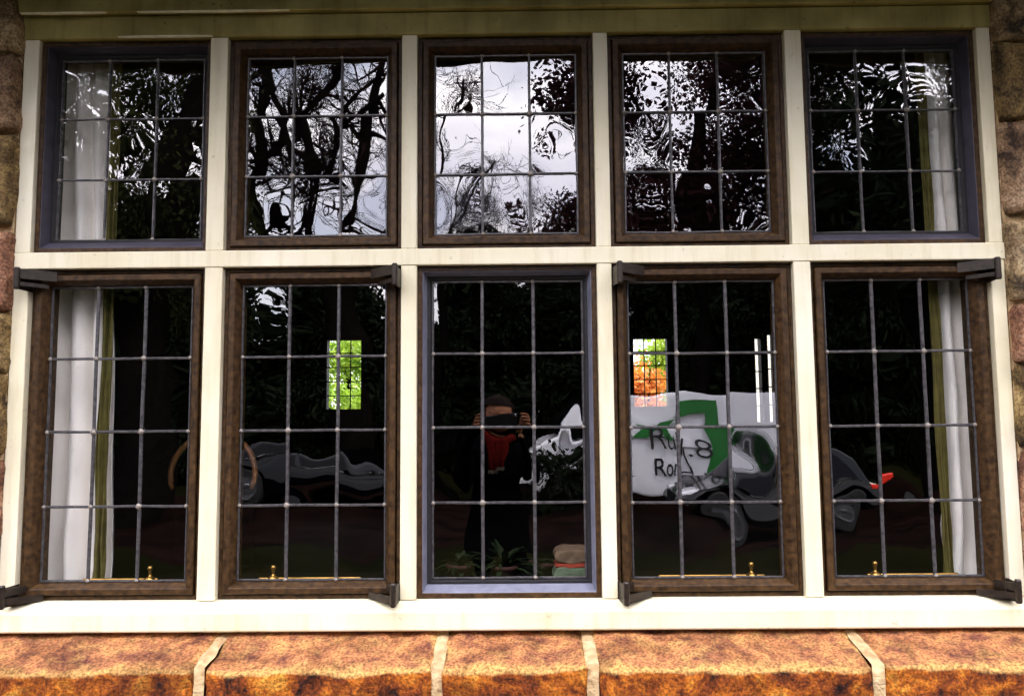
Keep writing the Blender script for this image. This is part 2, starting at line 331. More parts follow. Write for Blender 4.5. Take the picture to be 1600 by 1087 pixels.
# the sill course: joints at x = -.91, -.24, .195, .99
jt = [-2.6, -1.78, -.91, -.24, .195, .99, 1.95, 2.75]
for i in range(len(jt)-1):
    g = .012
    stone(jt[i]+g, jt[i+1]-g, -.20, .05, -.90, -.622, n=(max(20, int((jt[i+1]-jt[i])*62)), 16, 18), amp=.010, slope=.070, rnd=.024, seed=i*5.3, name='sill_stone', m=sill_stone_ms[i % 3])
for x in jt[1:-1]:
    V = []; bm = BM()
    for s_ in range(15):
        t = s_/14; y = .05-(.05+.188)*t; z = -.629-.054*max(0, t)
        hw = .018+.005*noise.noise(Vector((x*5, t*6, 0)))
        V.append((bm.verts.new((x-hw, y, z-.003)), bm.verts.new((x, y, z+.003+.004*noise.noise(Vector((x, t*9, 2))))), bm.verts.new((x+hw, y, z-.003))))
    for s_ in range(1, 8):
        z = -.70-.03*s_; hw = .017+.005*noise.noise(Vector((x*5, s_*.7, 4)))
        yy = -.190+.004*noise.noise(Vector((x, s_*1.3, 2)))
        V.append((bm.verts.new((x-hw, yy, z)), bm.verts.new((x, yy-.003, z)), bm.verts.new((x+hw, yy, z))))
    for a, b in zip(V, V[1:]):
        bm.faces.new((a[0], a[1], b[1], b[0])); bm.faces.new((a[1], a[2], b[2], b[1]))
    obj('mortar_joint', bm, mortar_m, house, smooth=True)
# wall stones left, right and below
zs = [-.10,.16,.35,.62,.93,1.19,1.38,1.60]
for side in (0, 1):
    row = [GZ, -1.28, -.93, -.66, -.36] + zs
    for i, (za, zb) in enumerate(zip(row, row[1:])):
        if za < -.9 and zb < -.9: continue
        x = XL+.004 if side == 0 else XR-.002; sgn = -1 if side == 0 else 1
        for c in range(3):
            wd = rng.uniform(.30, .62) if c else rng.uniform(.22, .5)
            xa, xb = (x, x+sgn*wd)
            if zb <= -.6 and c == 0 and abs(xa) < 2.6: pass
            stone(min(xa, xb)+.004, max(xa, xb)-.004, -.035+rng.uniform(-.012, .012), .14, za+.005, zb-.005, amp=.012, rnd=.02, seed=i*3+c+side*40)
            x = xb
x = -3.0
for (za, zb) in ((GZ, -1.25), (-1.25, -.91)):
    x = -3.0
    while x < 3.0:
        wd = rng.uniform(.4, .8)
        stone(x+.008, x+wd-.008, -.13, .05, za+.009, zb-.009, n=(10,3,6), amp=.014, rnd=.03, seed=x*7); x += wd
bm = BM()
mm_ = mortar_m
box(bm, -4.2, XL-.004, .0, .20, GZ, 1.60); box(bm, XR+.004, 4.6, .0, .20, GZ, 1.60); box(bm, XL-.004, XR+.004, .004, .20, GZ, -.66); box(bm, -4.2, 4.6, -.10, .0, GZ, -.80)
box(bm, XL-.004, XR+.004, .03, .20, 1.40, 1.60)
obj('wall_core', bm, mm_, house)
# soffit, fascia, roof
bm = BM(); box(bm, -4.6, 5.0, -.77, .02, 1.60, 1.63); obj('soffit', bm, soffit_m, house)
bm = BM(); box(bm, -4.6, 5.0, -.80, -.772, 1.565, 1.75); obj('fascia', bm, soffit_m, house, bevel=.004)
bm = BM()
vs = [bm.verts.new(p) for p in [(-4.8,-.88,1.76),(5.2,-.88,1.76),(5.2,4.2,4.4),(-4.8,4.2,4.4),(5.2,8.9,1.76),(-4.8,8.9,1.76)]]
bm.faces.new((vs[0],vs[1],vs[2],vs[3])); bm.faces.new((vs[3],vs[2],vs[4],vs[5]))
bm.faces.new((vs[0],vs[3],vs[5])); bm.faces.new((vs[1],vs[4],vs[2])); bm.faces.new((vs[0],vs[5],vs[4],vs[1]))
obj('roof', bm, roof_m, house)
bm = BM()
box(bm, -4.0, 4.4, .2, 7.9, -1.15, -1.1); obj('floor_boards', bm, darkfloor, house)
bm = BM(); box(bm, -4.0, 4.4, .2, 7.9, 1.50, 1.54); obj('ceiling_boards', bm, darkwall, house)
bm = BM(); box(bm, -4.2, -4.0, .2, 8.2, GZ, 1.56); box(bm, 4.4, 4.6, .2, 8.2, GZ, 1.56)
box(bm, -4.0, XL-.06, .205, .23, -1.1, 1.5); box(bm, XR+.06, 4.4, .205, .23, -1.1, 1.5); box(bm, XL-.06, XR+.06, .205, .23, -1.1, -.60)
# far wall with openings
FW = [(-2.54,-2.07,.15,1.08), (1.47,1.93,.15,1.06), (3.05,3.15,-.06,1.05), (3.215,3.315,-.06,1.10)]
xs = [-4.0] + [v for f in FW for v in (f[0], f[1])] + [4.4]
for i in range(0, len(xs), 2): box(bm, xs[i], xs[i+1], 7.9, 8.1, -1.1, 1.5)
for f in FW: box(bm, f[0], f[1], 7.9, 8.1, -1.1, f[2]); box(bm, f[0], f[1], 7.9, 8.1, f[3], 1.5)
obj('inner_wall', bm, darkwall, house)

# ------------------------------------------------------------------ window surround (painted timber)
OPX = [(-1.562,-1.000), (-.943,-.375), (-.325,.245), (.292,.865), (.919,1.483)]
Z0, ZT0, ZT1, Z1 = -.545, .492, .545, 1.252
sur = thing('window_surround', 'cream painted timber surround with four mullions and one transom, weathered sill at its foot', 'window surround', (-.04, 0, Z0))
def wobox(name, x0, x1, y0, y1, z0, z1, m=cream, parent=sur, bevel=.003):
    bm = BM(); box(bm, x0, x1, y0, y1, z0, z1); return obj(name, bm, m, parent, bevel=bevel)
YB = .10
edges = [XL] + [v for a in OPX for v in a] + [XR]
for i in range(0, 12, 2):
    nm = 'jamb' if i in (0, 10) else 'mullion'
    a, b = edges[i], edges[i+1]
    wobox(nm, a, b, 0, YB, ZT1+.0005, Z1-.0005); wobox(nm, a, b, .0005, YB, Z0+.001, ZT0-.0005)
wobox('transom', XL-.004, XR+.004, -.002, YB, ZT0, ZT1)
# inner stop beads seen beside each mullion
bmH = BM(); box(bmH, XL-.01, XR+.01, -.003, YB, Z1, Z1+.075); obj('head', bmH, eave_shade, sur, bevel=.004)
bmH = BM(); box(bmH, XL-.03, XR+.03, -.022, .028, Z1+.078, 1.598); obj('head_board', bmH, eave_shade, sur, bevel=.004)
bm = BM()
pr = [(.10,-.540),(.0,-.546),(-.035,-.5665),(-.040,-.572),(-.040,-.622),(-.037,-.627),(-.02,-.627),(.0,-.62),(.10,-.62)]
nx = 2
r0 = [bm.verts.new((XL-.08, y, z)) for y, z in pr]; r1 = [bm.verts.new((XR+.09, y, z)) for y, z in pr]
for k in range(len(pr)): bm.faces.new((r0[k], r1[k], r1[(k+1)%len(pr)], r0[(k+1)%len(pr)]))
bm.faces.new(r0[::-1]); bm.faces.new(r1); obj('sill', bm, cream, sur, bevel=.0015)
# thin lips on the head: streaks of light put in as pale paint
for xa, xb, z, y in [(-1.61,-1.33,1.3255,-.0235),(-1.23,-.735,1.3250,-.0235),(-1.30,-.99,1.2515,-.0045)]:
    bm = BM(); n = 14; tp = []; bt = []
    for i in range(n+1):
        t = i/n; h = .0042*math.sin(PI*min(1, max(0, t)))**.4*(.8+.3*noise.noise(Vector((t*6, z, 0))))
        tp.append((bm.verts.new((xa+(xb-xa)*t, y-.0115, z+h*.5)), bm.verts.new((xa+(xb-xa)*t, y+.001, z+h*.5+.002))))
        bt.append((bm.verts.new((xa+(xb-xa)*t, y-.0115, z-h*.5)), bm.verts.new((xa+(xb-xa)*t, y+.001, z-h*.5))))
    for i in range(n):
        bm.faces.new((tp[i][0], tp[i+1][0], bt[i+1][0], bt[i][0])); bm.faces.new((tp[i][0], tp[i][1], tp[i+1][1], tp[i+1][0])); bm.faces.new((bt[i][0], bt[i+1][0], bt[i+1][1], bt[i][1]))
    obj('light_streak_lip', bm, streak, sur)

# ------------------------------------------------------------------ leaded windows
GRP = 'ten leaded windows in the cream surround'
pos5 = ['far left', 'second from left', 'middle', 'fourth from left', 'far right']
rngw = random.Random(11)
sj_mesh = None
def solder_mesh():
    bm = BM(); bmesh.ops.create_icosphere(bm, subdivisions=2, radius=1)
    for v in bm.verts:
        k = 1+.35*math.cos(4*math.atan2(v.co.z, v.co.x))*.5 + .15*noise.noise(v.co*3)
        v.co = Vector((v.co.x*.0096*k, v.co.y*.0060, v.co.z*.0096*k))
    me = bpy.data.meshes.new('solder_joint'); bm.to_mesh(me); bm.free(); me.materials.append(solder)
    me.polygons.foreach_set('use_smooth', [True]*len(me.polygons)); return me
sj_mesh = solder_mesh()
def came(bm, a, b, wdt=.0105, dep=.0085, seed=0, n=12):
    """lead bar from a to b in the glass plane: rounded face, slightly wandering"""
    a, b = Vector(a), Vector(b); d = (b-a).normalized(); s = Vector((d.z, 0, -d.x)); rings = []
    for i in range(n+1):
        t = i/n; p = a+(b-a)*t + s*.0011*noise.noise(Vector((t*3+seed, seed*1.7, 0)))*1.5
        rings.append([bm.verts.new(p + s*(wdt/2*cx) + Vector((0, dep/2*cyy, 0))) for cx, cyy in ((-1,.3),(-.92,-.35),(-.5,-1.0),(.5,-1.0),(.92,-.35),(1,.3),(0,.6))])
    for p, q in zip(rings, rings[1:]):
        for k in range(7): bm.faces.new((p[k], p[(k+1)%7], q[(k+1)%7], q[k]))
def glass(win, X, Z, y, warp, tl, seed):
    """every quarry a slightly tilted, slightly bowed sheet of its own"""
    verts = []; faces = []; wv = []; sv_ = []
    N = 8
    for r in range(len(Z)-1):
        for c in range(len(X)-1):
            tx, tz = rngw.uniform(-1,1)*tl, rngw.uniform(-1,1)*tl
            o = len(verts); x0, x1, z1, z0 = X[c], X[c+1], Z[r], Z[r+1]
            bow = rngw.uniform(-1, 1)*.0003
            for j in range(N+1):
                for i in range(N+1):
                    u, v = i/N, j/N; x = x0+(x1-x0)*u; z = z0+(z1-z0)*v
                    verts.append((x, y + (u-.5)*(x1-x0)*tx + (v-.5)*(z1-z0)*tz + bow*(u*(1-u)*v*(1-v))*16, z)); wv.append(warp[r][c]); sv_.append(seed+r*3.7+c*11.3)
            for j in range(N):
                for i in range(N):
                    q = o+j*(N+1)+i; faces.append((q, q+1, q+N+2, q+N+1))
    me = bpy.data.meshes.new('glass'); me.from_pydata(verts, [], faces)
    a = me.attributes.new('warp', 'FLOAT', 'POINT'); a.data.foreach_set('value', wv)
    a = me.attributes.new('seed', 'FLOAT', 'POINT'); a.data.foreach_set('value', sv_)
    return link('glass', me, glass_m, win, smooth=True)
def hinge(win, xk, xe, sgn, z0, z1, top):
    """projecting hinge: knuckle standing proud, one leaf back to the timber, one to the sash; sgn points into the sash"""
    bm = BM(); yk = -.058
    tube(bm, [(xk, yk, z0), (xk, yk, z0+.004), (xk, yk, z1-.004), (xk, yk, z1)], [.007,.0095,.0095,.007], 14)
    zm = (z0+z1)/2
    tube(bm, [(xk, yk, zm-.0012), (xk, yk, zm+.0012)], .0103, 14)
    def leaf(xa, ya, xb, yb, za, zb, th=.005):
        d = Vector((xb-xa, yb-ya, 0)).normalized(); s = Vector((-d.y, d.x, 0))*th/2
        P = [Vector((xa,ya,0)), Vector((xb,yb,0))]
        vs = [bm.verts.new(p + s*k + Vector((0,0,z))) for p in P for k in (-1,1) for z in (za, zb)]
        for f in ((0,1,3,2),(4,6,7,5),(0,4,5,1),(2,3,7,6),(0,2,6,4),(1,5,7,3)): bm.faces.new([vs[i] for i in f])
    leaf(xk, yk, xe, .02, z0+.002, z1-.010)
    if top: leaf(xk+sgn*.002, yk, xk+sgn*.085, .012, zm, z1-.004); leaf(xk+sgn*.002, yk, xk+sgn*.060, .012, z0+.012, z0+.024)
    else: leaf(xk+sgn*.002, yk, xk+sgn*.085, .012, z0+.010, zm-.004); leaf(xk+sgn*.002, yk, xk+sgn*.03, .012, zm, z1-.012)
    # cover plate over the pair of leaves
    yy = .004
    vs = [bm.verts.new(p) for p in [(xk, yk+.006, z1-.006 if top else z0+.006), (xk+sgn*.075, .01, z1-.008 if top else z0+.012), (xe, .016, z1-.006 if top else z0+.006)]]
    vt = [bm.verts.new(v.co - Vector((0,0,.003))) for v in vs]
    bm.faces.new(vs); bm.faces.new(vt[::-1])
    for k in range(3): bm.faces.new((vs[k], vs[(k+1)%3], vt[(k+1)%3], vt[k]))
    return obj('hinge', bm, iron, win)
def stay(win, x0, x1, xk, kr=.009):
    bm = BM(); y, z = .082, -.4925
    tube(bm, [(x0, y, z), (x0+.004, y, z), (x1-.004, y, z), (x1, y, z)], [.003,.0042,.0042,.003], 10)
    s = obj('window_stay', bm, brass, win, smooth=True)
    for x in (x0+.01, x1-.012):
        bm = BM(); box(bm, x-.008, x+.008, y-.004, y+.012, z-.018, z-.003); obj('stay_bracket', bm, brass, s, bevel=.0015)
    bm = BM(); lathe(bm, [(.0,-.010),(.012,-.009),(.018,-.003),(.017,.003),(.008,.009),(.0045,.013),(.0045,.020),(.0065,.022),(.004,.025),(.0075,.029),(.0085,.035),(.0065,.041),(.0,.043)], xk, y-.002, 16, base=z)
    obj('stay_knob', bm, brass, s, smooth=True)
def leaded(i, row, style, label, warp, tl, hin=0, stay_=None):
    x0, x1 = OPX[i]; x0 += .0006; x1 -= .0006; z0, z1 = (Z0+.001, ZT0-.001) if row else (ZT1+.001, Z1-.001)
    win = thing('leaded_window', label, 'window', ((x0+x1)/2, .03, z0), GRP)
    seed = i*7+row*31
    if style == 'A':
        bm = BM(); rect_ring(bm, x0, x1, z0, z1, [(0,.09),(0,.026),(.0018,.0235),(.0125,.0235),(.0145,.030),(.0145,.09)], wob=.0008, seed=seed); obj('outer_frame', bm, brown, win)
        bm = BM(); rect_ring(bm, x0, x1, z0, z1, [(.0165,.088),(.0165,.016),(.019,.0125),(.034,.0125),(.0365,.0145),(.045,.030),(.050,.044),(.050,.088)], wob=.0012, seed=seed+3); obj('sash_frame', bm, brown, win)
        gi, gy = .050, .0475
    else:
        bm = BM(); rect_ring(bm, x0, x1, z0, z1, [(0,.095),(0,.020),(.002,.017),(.014,.017),(.016,.020)], wob=.0006, seed=seed); obj('outer_frame', bm, brown, win)
        bb = .024 if row == 0 else .017
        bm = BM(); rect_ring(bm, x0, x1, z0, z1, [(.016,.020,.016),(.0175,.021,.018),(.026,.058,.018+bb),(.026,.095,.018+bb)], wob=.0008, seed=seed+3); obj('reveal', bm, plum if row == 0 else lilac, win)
        bm = BM(); rect_ring(bm, x0, x1, z0, z1, [(.026,.0595,.018+bb),(.034,.0585,.026+bb),(.040,.066,.030+bb),(.040,.095,.030+bb)], wob=.0012, seed=seed+5); obj('putty_frame', bm, blackseal, win)
        gi, gy = .040, .070
    gx0, gx1, gz0, gz1 = x0+gi, x1-gi, z0+gi+(.008 if style == 'B' else 0), z1-gi
    R = 4 if row else 3
    Xs = [gx0+(gx1-gx0)*k/3 for k in range(4)]
    if row == 0: gz = [gz1, gz1-(gz1-gz0)*.335+.001, gz1-(gz1-gz0)*.667, gz0]
    else: gz = [gz1-(gz1-gz0)*k/4 for k in range(5)]
    Xj = [Xs[0], Xs[1]+rngw.uniform(-.002,.002), Xs[2]+rngw.uniform(-.002,.002), Xs[3]]
    glass(win, Xj, gz, gy, warp, tl, seed)
    bm = BM()
    for k in (1, 2): came(bm, (Xj[k], gy-.002, gz0), (Xj[k]+rngw.uniform(-.002,.002), gy-.002, gz1), seed=seed+k, wdt=.0115 if row else .0088)
    for k in range(1, R): came(bm, (gx0, gy-.0035, gz[k]+rngw.uniform(-.001,.001)), (gx1, gy-.0035, gz[k]+rngw.uniform(-.001,.001)), seed=seed+k*3+.5, wdt=.0088 if row else .0072)
    e = .0035
    for a, b in (((gx0+e,gz0),(gx0+e,gz1)), ((gx1-e,gz1),(gx1-e,gz0)), ((gx0,gz0+e),(gx1,gz0+e)), ((gx1,gz1-e),(gx0,gz1-e))):
        came(bm, (a[0], gy-.001, a[1]), (b[0], gy-.001, b[1]), wdt=.007, seed=seed+a[0])
    lat = obj('lead_lattice', bm, lead, win, smooth=False)
    for c in range(4):
        for r in range(R+1):
            if c in (0, 3) and r in (0, R): continue
            s = bpy.data.objects.new('solder_joint', sj_mesh); C.objects.link(s)
            sx = Xj[c] + (.005 if c == 0 else -.005 if c == 3 else 0); sz = gz[r] + (-.005 if r == 0 else .005 if r == R else 0)
            s.parent = lat; s.matrix_parent_inverse = lat.matrix_world.inverted() if False else Matrix()
            s.matrix_world = Matrix.Translation((sx, gy-.006, sz)) @ Matrix.Rotation(rngw.uniform(-.3,.3), 4, 'Y') @ Matrix.Scale(rngw.uniform(.75,1.1) if 0 < c < 3 and 0 < r < R else .7, 4)
            LOC.append((s, Vector((sx, gy-.006, sz))))
    if hin:
        xe = x0 if hin < 0 else x1; xk = xe + (.010 if hin < 0 else -.010); 
        if i == 0: xk = x0-.002
        if i == 4: xk = x1-.012
        if i == 3: xk = x0+.018
        s = 1 if hin < 0 else -1
        hinge(win, xk, xe, s, .418, .487, True); hinge(win, xk, xe, s, -.552, -.482, False)
    if stay_: stay(win, *stay_)
    return win
LOC = []
lo, md, hi, vh = .5, 1.3, 2.6, 4.0
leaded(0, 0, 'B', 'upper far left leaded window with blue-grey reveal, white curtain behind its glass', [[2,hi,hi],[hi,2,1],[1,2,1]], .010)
leaded(1, 0, 'A', 'upper brown leaded window mirroring thick bare branches against white sky', [[lo,lo,lo],[lo,md,lo],[hi,2,vh]], .005)
leaded(2, 0, 'A', 'upper middle brown leaded window mirroring mostly open pale sky', [[hi,2,lo],[hi,lo,hi],[vh,vh,md]], .004)
leaded(3, 0, 'A', 'upper brown leaded window mirroring copper leafed branches', [[lo,lo,hi],[vh,lo,lo],[2,hi,md]], .006)
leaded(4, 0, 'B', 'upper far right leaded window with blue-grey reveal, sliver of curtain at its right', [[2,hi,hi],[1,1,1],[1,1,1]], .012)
leaded(0, 1, 'A', 'lower far left hinged leaded window with white curtain hanging behind it', [[md]*3,[md]*3,[md]*3,[md]*3], .006, -1, (-1.395,-1.155,-1.180))
leaded(1, 1, 'A', 'lower hinged leaded window through which a green garden shows at the far side of the room', [[md,md,1.2],[md,1,md],[3.2,3.2,2.4],[2]*3], .005, 1, (-.835,-.51,-.788))
leaded(2, 1, 'B', 'lower middle fixed leaded window with blue-grey reveal, potted plants behind it', [[md]*3,[md,1.5,1.6],[2,1.7,2],[1.6]*3], .003)
leaded(3, 1, 'A', 'lower hinged leaded window mirroring the lettered white van', [[md]*3,[.8]*3,[1.0,1.2,3.6],[3,4,4]], .003, -1, (.43,.765,.722))
leaded(4, 1, 'A', 'lower far right hinged leaded window with a curtain hanging at its right', [[md]*3,[md]*3,[2.4]*3,[2]*3], .002, 1, (1.085,1.37,1.11))

# ------------------------------------------------------------------ curtains
def curtain(name_label, x0, x1, xl0, xl1, y, seed, zt=1.33, zb=-.535):
    t = thing('curtain', name_label, 'curtain', ((x0+x1)/2, y, zb), 'pair of curtains')
    def sheet(nm, xa, xb, folds, amp, m, ph, flare):
        bm = BM(); nx, nz = 70, 60; g = []
        for j in range(nz+1):
            v = j/nz; z = zt+(zb-zt)*v; row = []
            for i in range(nx+1):
                u = i/nx
                wob = .35*noise.noise(Vector((u*2+seed, v*2.2, seed)))
                a = amp*(.55+.45*math.sin(v*2.2+.4))
                sn = abs(math.sin(PI*(folds*u+ph)+wob*2.6)); yy = (y-.034 if nm == 'lining' else y) + (.35+.65*v**.5)*a*(1-2*sn**.7) + .016*noise.noise(Vector((u*5, v*6, seed+3)))
                if v > .86: yy += .02*noise.noise(Vector((u*6, v*16, seed)))*(v-.86)/.14
                pinch = 1-.10*math.sin(PI*min(1, v*1.15))*0
                xx = xa+(xb-xa)*(u) + flare*(v-.4)*(u-.2) + .006*noise.noise(Vector((u*4, v*6, seed+8)))
                row.append(bm.verts.new((xx, yy, z + (.012*noise.noise(Vector((u*7, 0, seed))) if j == nz else 0))))
            g.append(row)
        for j in range(nz):
            for i in range(nx): bm.faces.new((g[j][i], g[j][i+1], g[j+1][i+1], g[j+1][i]))
        o = obj(nm, bm, m, t, smooth=True)
        s = o.modifiers.new('thick', 'SOLIDIFY'); s.thickness = .002; return o
    sheet('cloth', x0, x1, 4.2, .042, white_cloth, 1.0, .07)
    sheet('lining', xl0, xl1, .8, .008, olive_cloth, .5, 0.0)
curtain('white curtain with olive lining hanging at the left end of the window', -1.66, -1.375, -1.384, -1.350, .160, 2.0)
curtain('white curtain with olive lining hanging at the right end of the window', 1.385, 1.60, 1.345, 1.378, .160, 9.0)
wb = BM(); box(wb, XL+.02, XR-.02, .101, .52, -.60, -.555); tag(obj('window_board', wb, darkwall, bevel=.004), 'dark wooden window board running along the inside of the sill', 'window board')

# ------------------------------------------------------------------ things inside
def chair():
    cx, cy, fz = -1.36, 1.15, -1.1
    t = thing('hoop_back_chair', 'chair with a curved orange-brown bentwood back, half hidden behind a mullion', 'chair', (cx, cy, fz))
    bm = BM(); pts = []; rs = []
    for k in range(25):
        a = PI*(-.12+1.24*k/24); r = .187
        pts.append((cx+r*math.cos(a)*1.0, cy-.10+.02*math.sin(a), -.235+.01+r*.95*math.sin(a)+.0)); rs.append(.0125)
    rs[0] = rs[-1] = .008
    tube(bm, pts, rs, 10); obj('back_hoop', bm, wood_hoop, t, smooth=True)
    dk = MATS['dark_panelling']
    bm = BM()
    for s in (-1, 1): bm = BM(); tube(bm, [(cx+s*.17, cy-.10, -.255), (cx+s*.165, cy-.06, -.62)], [.010,.013], 8); obj('back_post', bm, dk, t)
    for s in (-.09, -.03, .03, .09): bm = BM(); tube(bm, [(cx+s, cy-.10, -.10), (cx+s*.9, cy-.06, -.62)], .006, 6); obj('spindle', bm, dk, t)
    bm = BM(); lathe(bm, [(0,0),(.20,.004),(.215,.02),(.20,.038),(0,.034)], cx, cy+.08, 24, base=-.655); obj('seat', bm, dk, t, smooth=True)
    for sx in (-1, 1):
        for sy in (-1, 1):
            bm = BM(); tube(bm, [(cx+sx*.12, cy+.08+sy*.12, -.65), (cx+sx*.19, cy+.08+sy*.19, fz)], [.017,.013], 8); obj('leg', bm, dk, t)
chair()
def pot_plant(x, y, label, seed, col=None, h=.10, n=60, spread=.15):
    r = random.Random(seed); z = -.555
    t = thing('potted_plant', label, 'plant', (x, y, z), 'potted plants on the window board')
    bm = BM(); lathe(bm, [(.0,0),(.036,0),(.048,.055),(.052,.056),(.053,.068),(.046,.068),(.043,.06),(0,.058)], x, y, 20, base=z); obj('pot', bm, pot_m, t, smooth=True)
    bm = BM()
    for i in range(n):
        a = r.uniform(0, 2*PI); e = r.uniform(.1, 1.3); Ln = r.uniform(.5, 1)*spread
        p = Vector((x, y, z+.06)); d = Vector((math.cos(a)*math.cos(e), math.sin(a)*math.cos(e)*.7, math.sin(e)*.8)); s = Vector((-math.sin(a), math.cos(a), 0))
        L_ = []
        for k in range(6):
            u = k/5; q = p + d*Ln*u - Vector((0,0,.06*u*u)) + Vector((0, 0, .0)); wd = .012*math.sin(PI*(.08+.92*u))**.8*(1.1-u*.5)
            L_.append((bm.verts.new(q-s*wd), bm.verts.new(q+Vector((0,0,-.003))), bm.verts.new(q+s*wd)))
        for q1, q2 in zip(L_, L_[1:]):
            bm.faces.new((q1[0], q1[1], q2[1], q2[0])); bm.faces.new((q1[1], q1[2], q2[2], q2[1]))
    o = obj('foliage', bm, plant_leaf, t, smooth=True)
    return t
pot_plant(-.21, .30, 'low potted plant with reddish pot behind the left panes of the middle window', 1)
pot_plant(-.06, .27, 'spreading potted plant with pale leaf tips in the middle of the window board', 2, spread=.2)
pot_plant(.075, .33, 'small dark potted plant beside the folded cloth bundle', 3, spread=.09)
def bundle():
    x0, x1, y, z = .105, .225, .26, -.555
    t = thing('cloth_bundle', 'folded bundle of tan and mint cloth with red stitched trim on the window board', 'cloth', (.165, y, z))
    def pad(nm, za, zb, m, dx, sd):
        bm = BM(); bmesh.ops.create_cube(bm, size=1); bmesh.ops.subdivide_edges(bm, edges=bm.edges[:], cuts=9, use_grid_fill=True)
        for v in bm.verts:
            c = v.co.copy(); rr = 1-.10*(abs(c.x*2)**4*abs(c.z*2)**2)
            v.co = Vector(((x0+x1)/2+dx+c.x*(x1-x0)*rr, y+c.y*.12*rr, (za+zb)/2+c.z*(zb-za)*(1-.25*abs(c.x*2)**3)))
            v.co += Vector((noise.noise(v.co*25+Vector((sd,0,0))), noise.noise(v.co*25), noise.noise(v.co*22+Vector((0,sd,0)))))*.006
        obj(nm, bm, m, t, smooth=True)
    pad('mint_fold', z+.002, z+.070, cloth_mint, .0, 1); pad('tan_fold', z+.080, z+.125, cloth_tan, .004, 2); pad('red_trim', z+.067, z+.082, cloth_red, .006, 3)
bundle()

# far windows of the room, one object each
def far_window(f, label, cols, rows):
    x0, x1, z0, z1 = f
    t = thing('far_window', label, 'window', ((x0+x1)/2, 7.95, z0), 'windows in the far wall of the room')
    bm = BM(); rect_ring(bm, x0, x1, z0, z1, [(0,8.05),(0,7.92),(.012,7.92),(.012,8.05)], sub=2); obj('frame', bm, plastic_blk, t)
    bm = BM()
    for k in range(1, cols): box(bm, x0+(x1-x0)*k/cols-.007, x0+(x1-x0)*k/cols+.007, 7.965, 7.975, z0, z1)
    for k in range(1, rows): box(bm, x0, x1, 7.955, 7.9645, z0+(z1-z0)*k/rows-.007, z0+(z1-z0)*k/rows+.007)
    obj('lead_lattice', bm, plastic_blk, t)
    bm = BM(); bm.faces.new([bm.verts.new(p) for p in [(x0,7.98,z0),(x1,7.98,z0),(x1,7.98,z1),(x0,7.98,z1)]]); 
    me_o = obj('glass', bm, glass_m, t)
far_window(FW[0], 'small far window full of bright green foliage', 3, 5)
far_window(FW[1], 'small far window with orange autumn leaves behind it', 3, 5)
far_window(FW[2], 'narrow pale far window strip, left of the two slits', 1, 5)
far_window(FW[3], 'narrow pale far window strip, right of the two slits', 1, 5)

# ------------------------------------------------------------------ trees
def mesh_np(name, V, F, m, parent=None):
    V = np.asarray(V, dtype=np.float32); F = np.asarray(F, dtype=np.int32); k = F.shape[1]
    me = bpy.data.meshes.new(name); me.vertices.add(len(V)); me.vertices.foreach_set('co', V.ravel())
    me.loops.add(F.size); me.loops.foreach_set('vertex_index', F.ravel()); me.polygons.add(len(F))
    me.polygons.foreach_set('loop_start', np.arange(0, F.size, k, dtype=np.int32)); me.polygons.foreach_set('loop_total', np.full(len(F), k, dtype=np.int32))
    me.update(calc_edges=True); me.validate()
    return link(name, me, m, parent)
def leaves_np(cent, n, spread, size, seed, aspect=.6):
    """n leaf quads scattered round every cluster centre"""
    g = np.random.default_rng(seed); cent = np.asarray(cent); N = len(cent)*n
    c = np.repeat(cent, n, 0) + g.normal(size=(N,3))*np.array([spread, spread, spread*.6])
    a = g.normal(size=(N,3)); a /= np.linalg.norm(a, axis=1)[:,None]; b = g.normal(size=(N,3)); b = np.cross(a, b); b /= np.linalg.norm(b, axis=1)[:,None]
    s = size*g.uniform(.5, 1.2, (N,1)); a = a*s; b = b*s*aspect
    V = np.stack([c-a, c-b*.9+a*.1, c+a, c+b*.9+a*.1], 1).reshape(-1,3)
    return V, np.arange(N*4).reshape(-1,4)
class Tubes:
    def __init__(s): s.V = []; s.F = []; s.n = 0
    def add(s, pts, rs, k=6):
        pts = np.asarray(pts, float); m = len(pts); d = np.gradient(pts, axis=0); d /= np.linalg.norm(d, axis=1)[:,None]+1e-9
        ref = np.array([.3,.9,.2]) ; u = np.cross(d, ref); u /= np.linalg.norm(u, axis=1)[:,None]+1e-9; v = np.cross(d, u)
        th = np.arange(k)*2*PI/k; R = np.asarray(rs)[:,None,None]
        ring = pts[:,None,:] + R*(np.cos(th)[None,:,None]*u[:,None,:] + np.sin(th)[None,:,None]*v[:,None,:])
        s.V.append(ring.reshape(-1,3))
        i = np.arange(m-1)[:,None]*k; j = np.arange(k)[None,:]; jn = (j+1) % k
        s.F.append((np.stack([i+j, i+jn, i+k+jn, i+k+j], -1).reshape(-1,4)+s.n)); s.n += m*k
    def build(s, name, m, parent): return mesh_np(name, np.concatenate(s.V), np.concatenate(s.F), m, parent)
def smooth_path(P, n):
    P = np.asarray(P, float); t = np.linspace(0, len(P)-1, n); out_ = []
    for x in t:
        i = min(int(x), len(P)-2); f = x-i; p0 = P[max(i-1,0)]; p1 = P[i]; p2 = P[i+1]; p3 = P[min(i+2, len(P)-1)]
        out_.append(.5*((2*p1)+(-p0+p2)*f+(2*p0-5*p1+4*p2-p3)*f*f+(-p0+3*p1-3*p2+p3)*f**3))
    return np.array(out_)
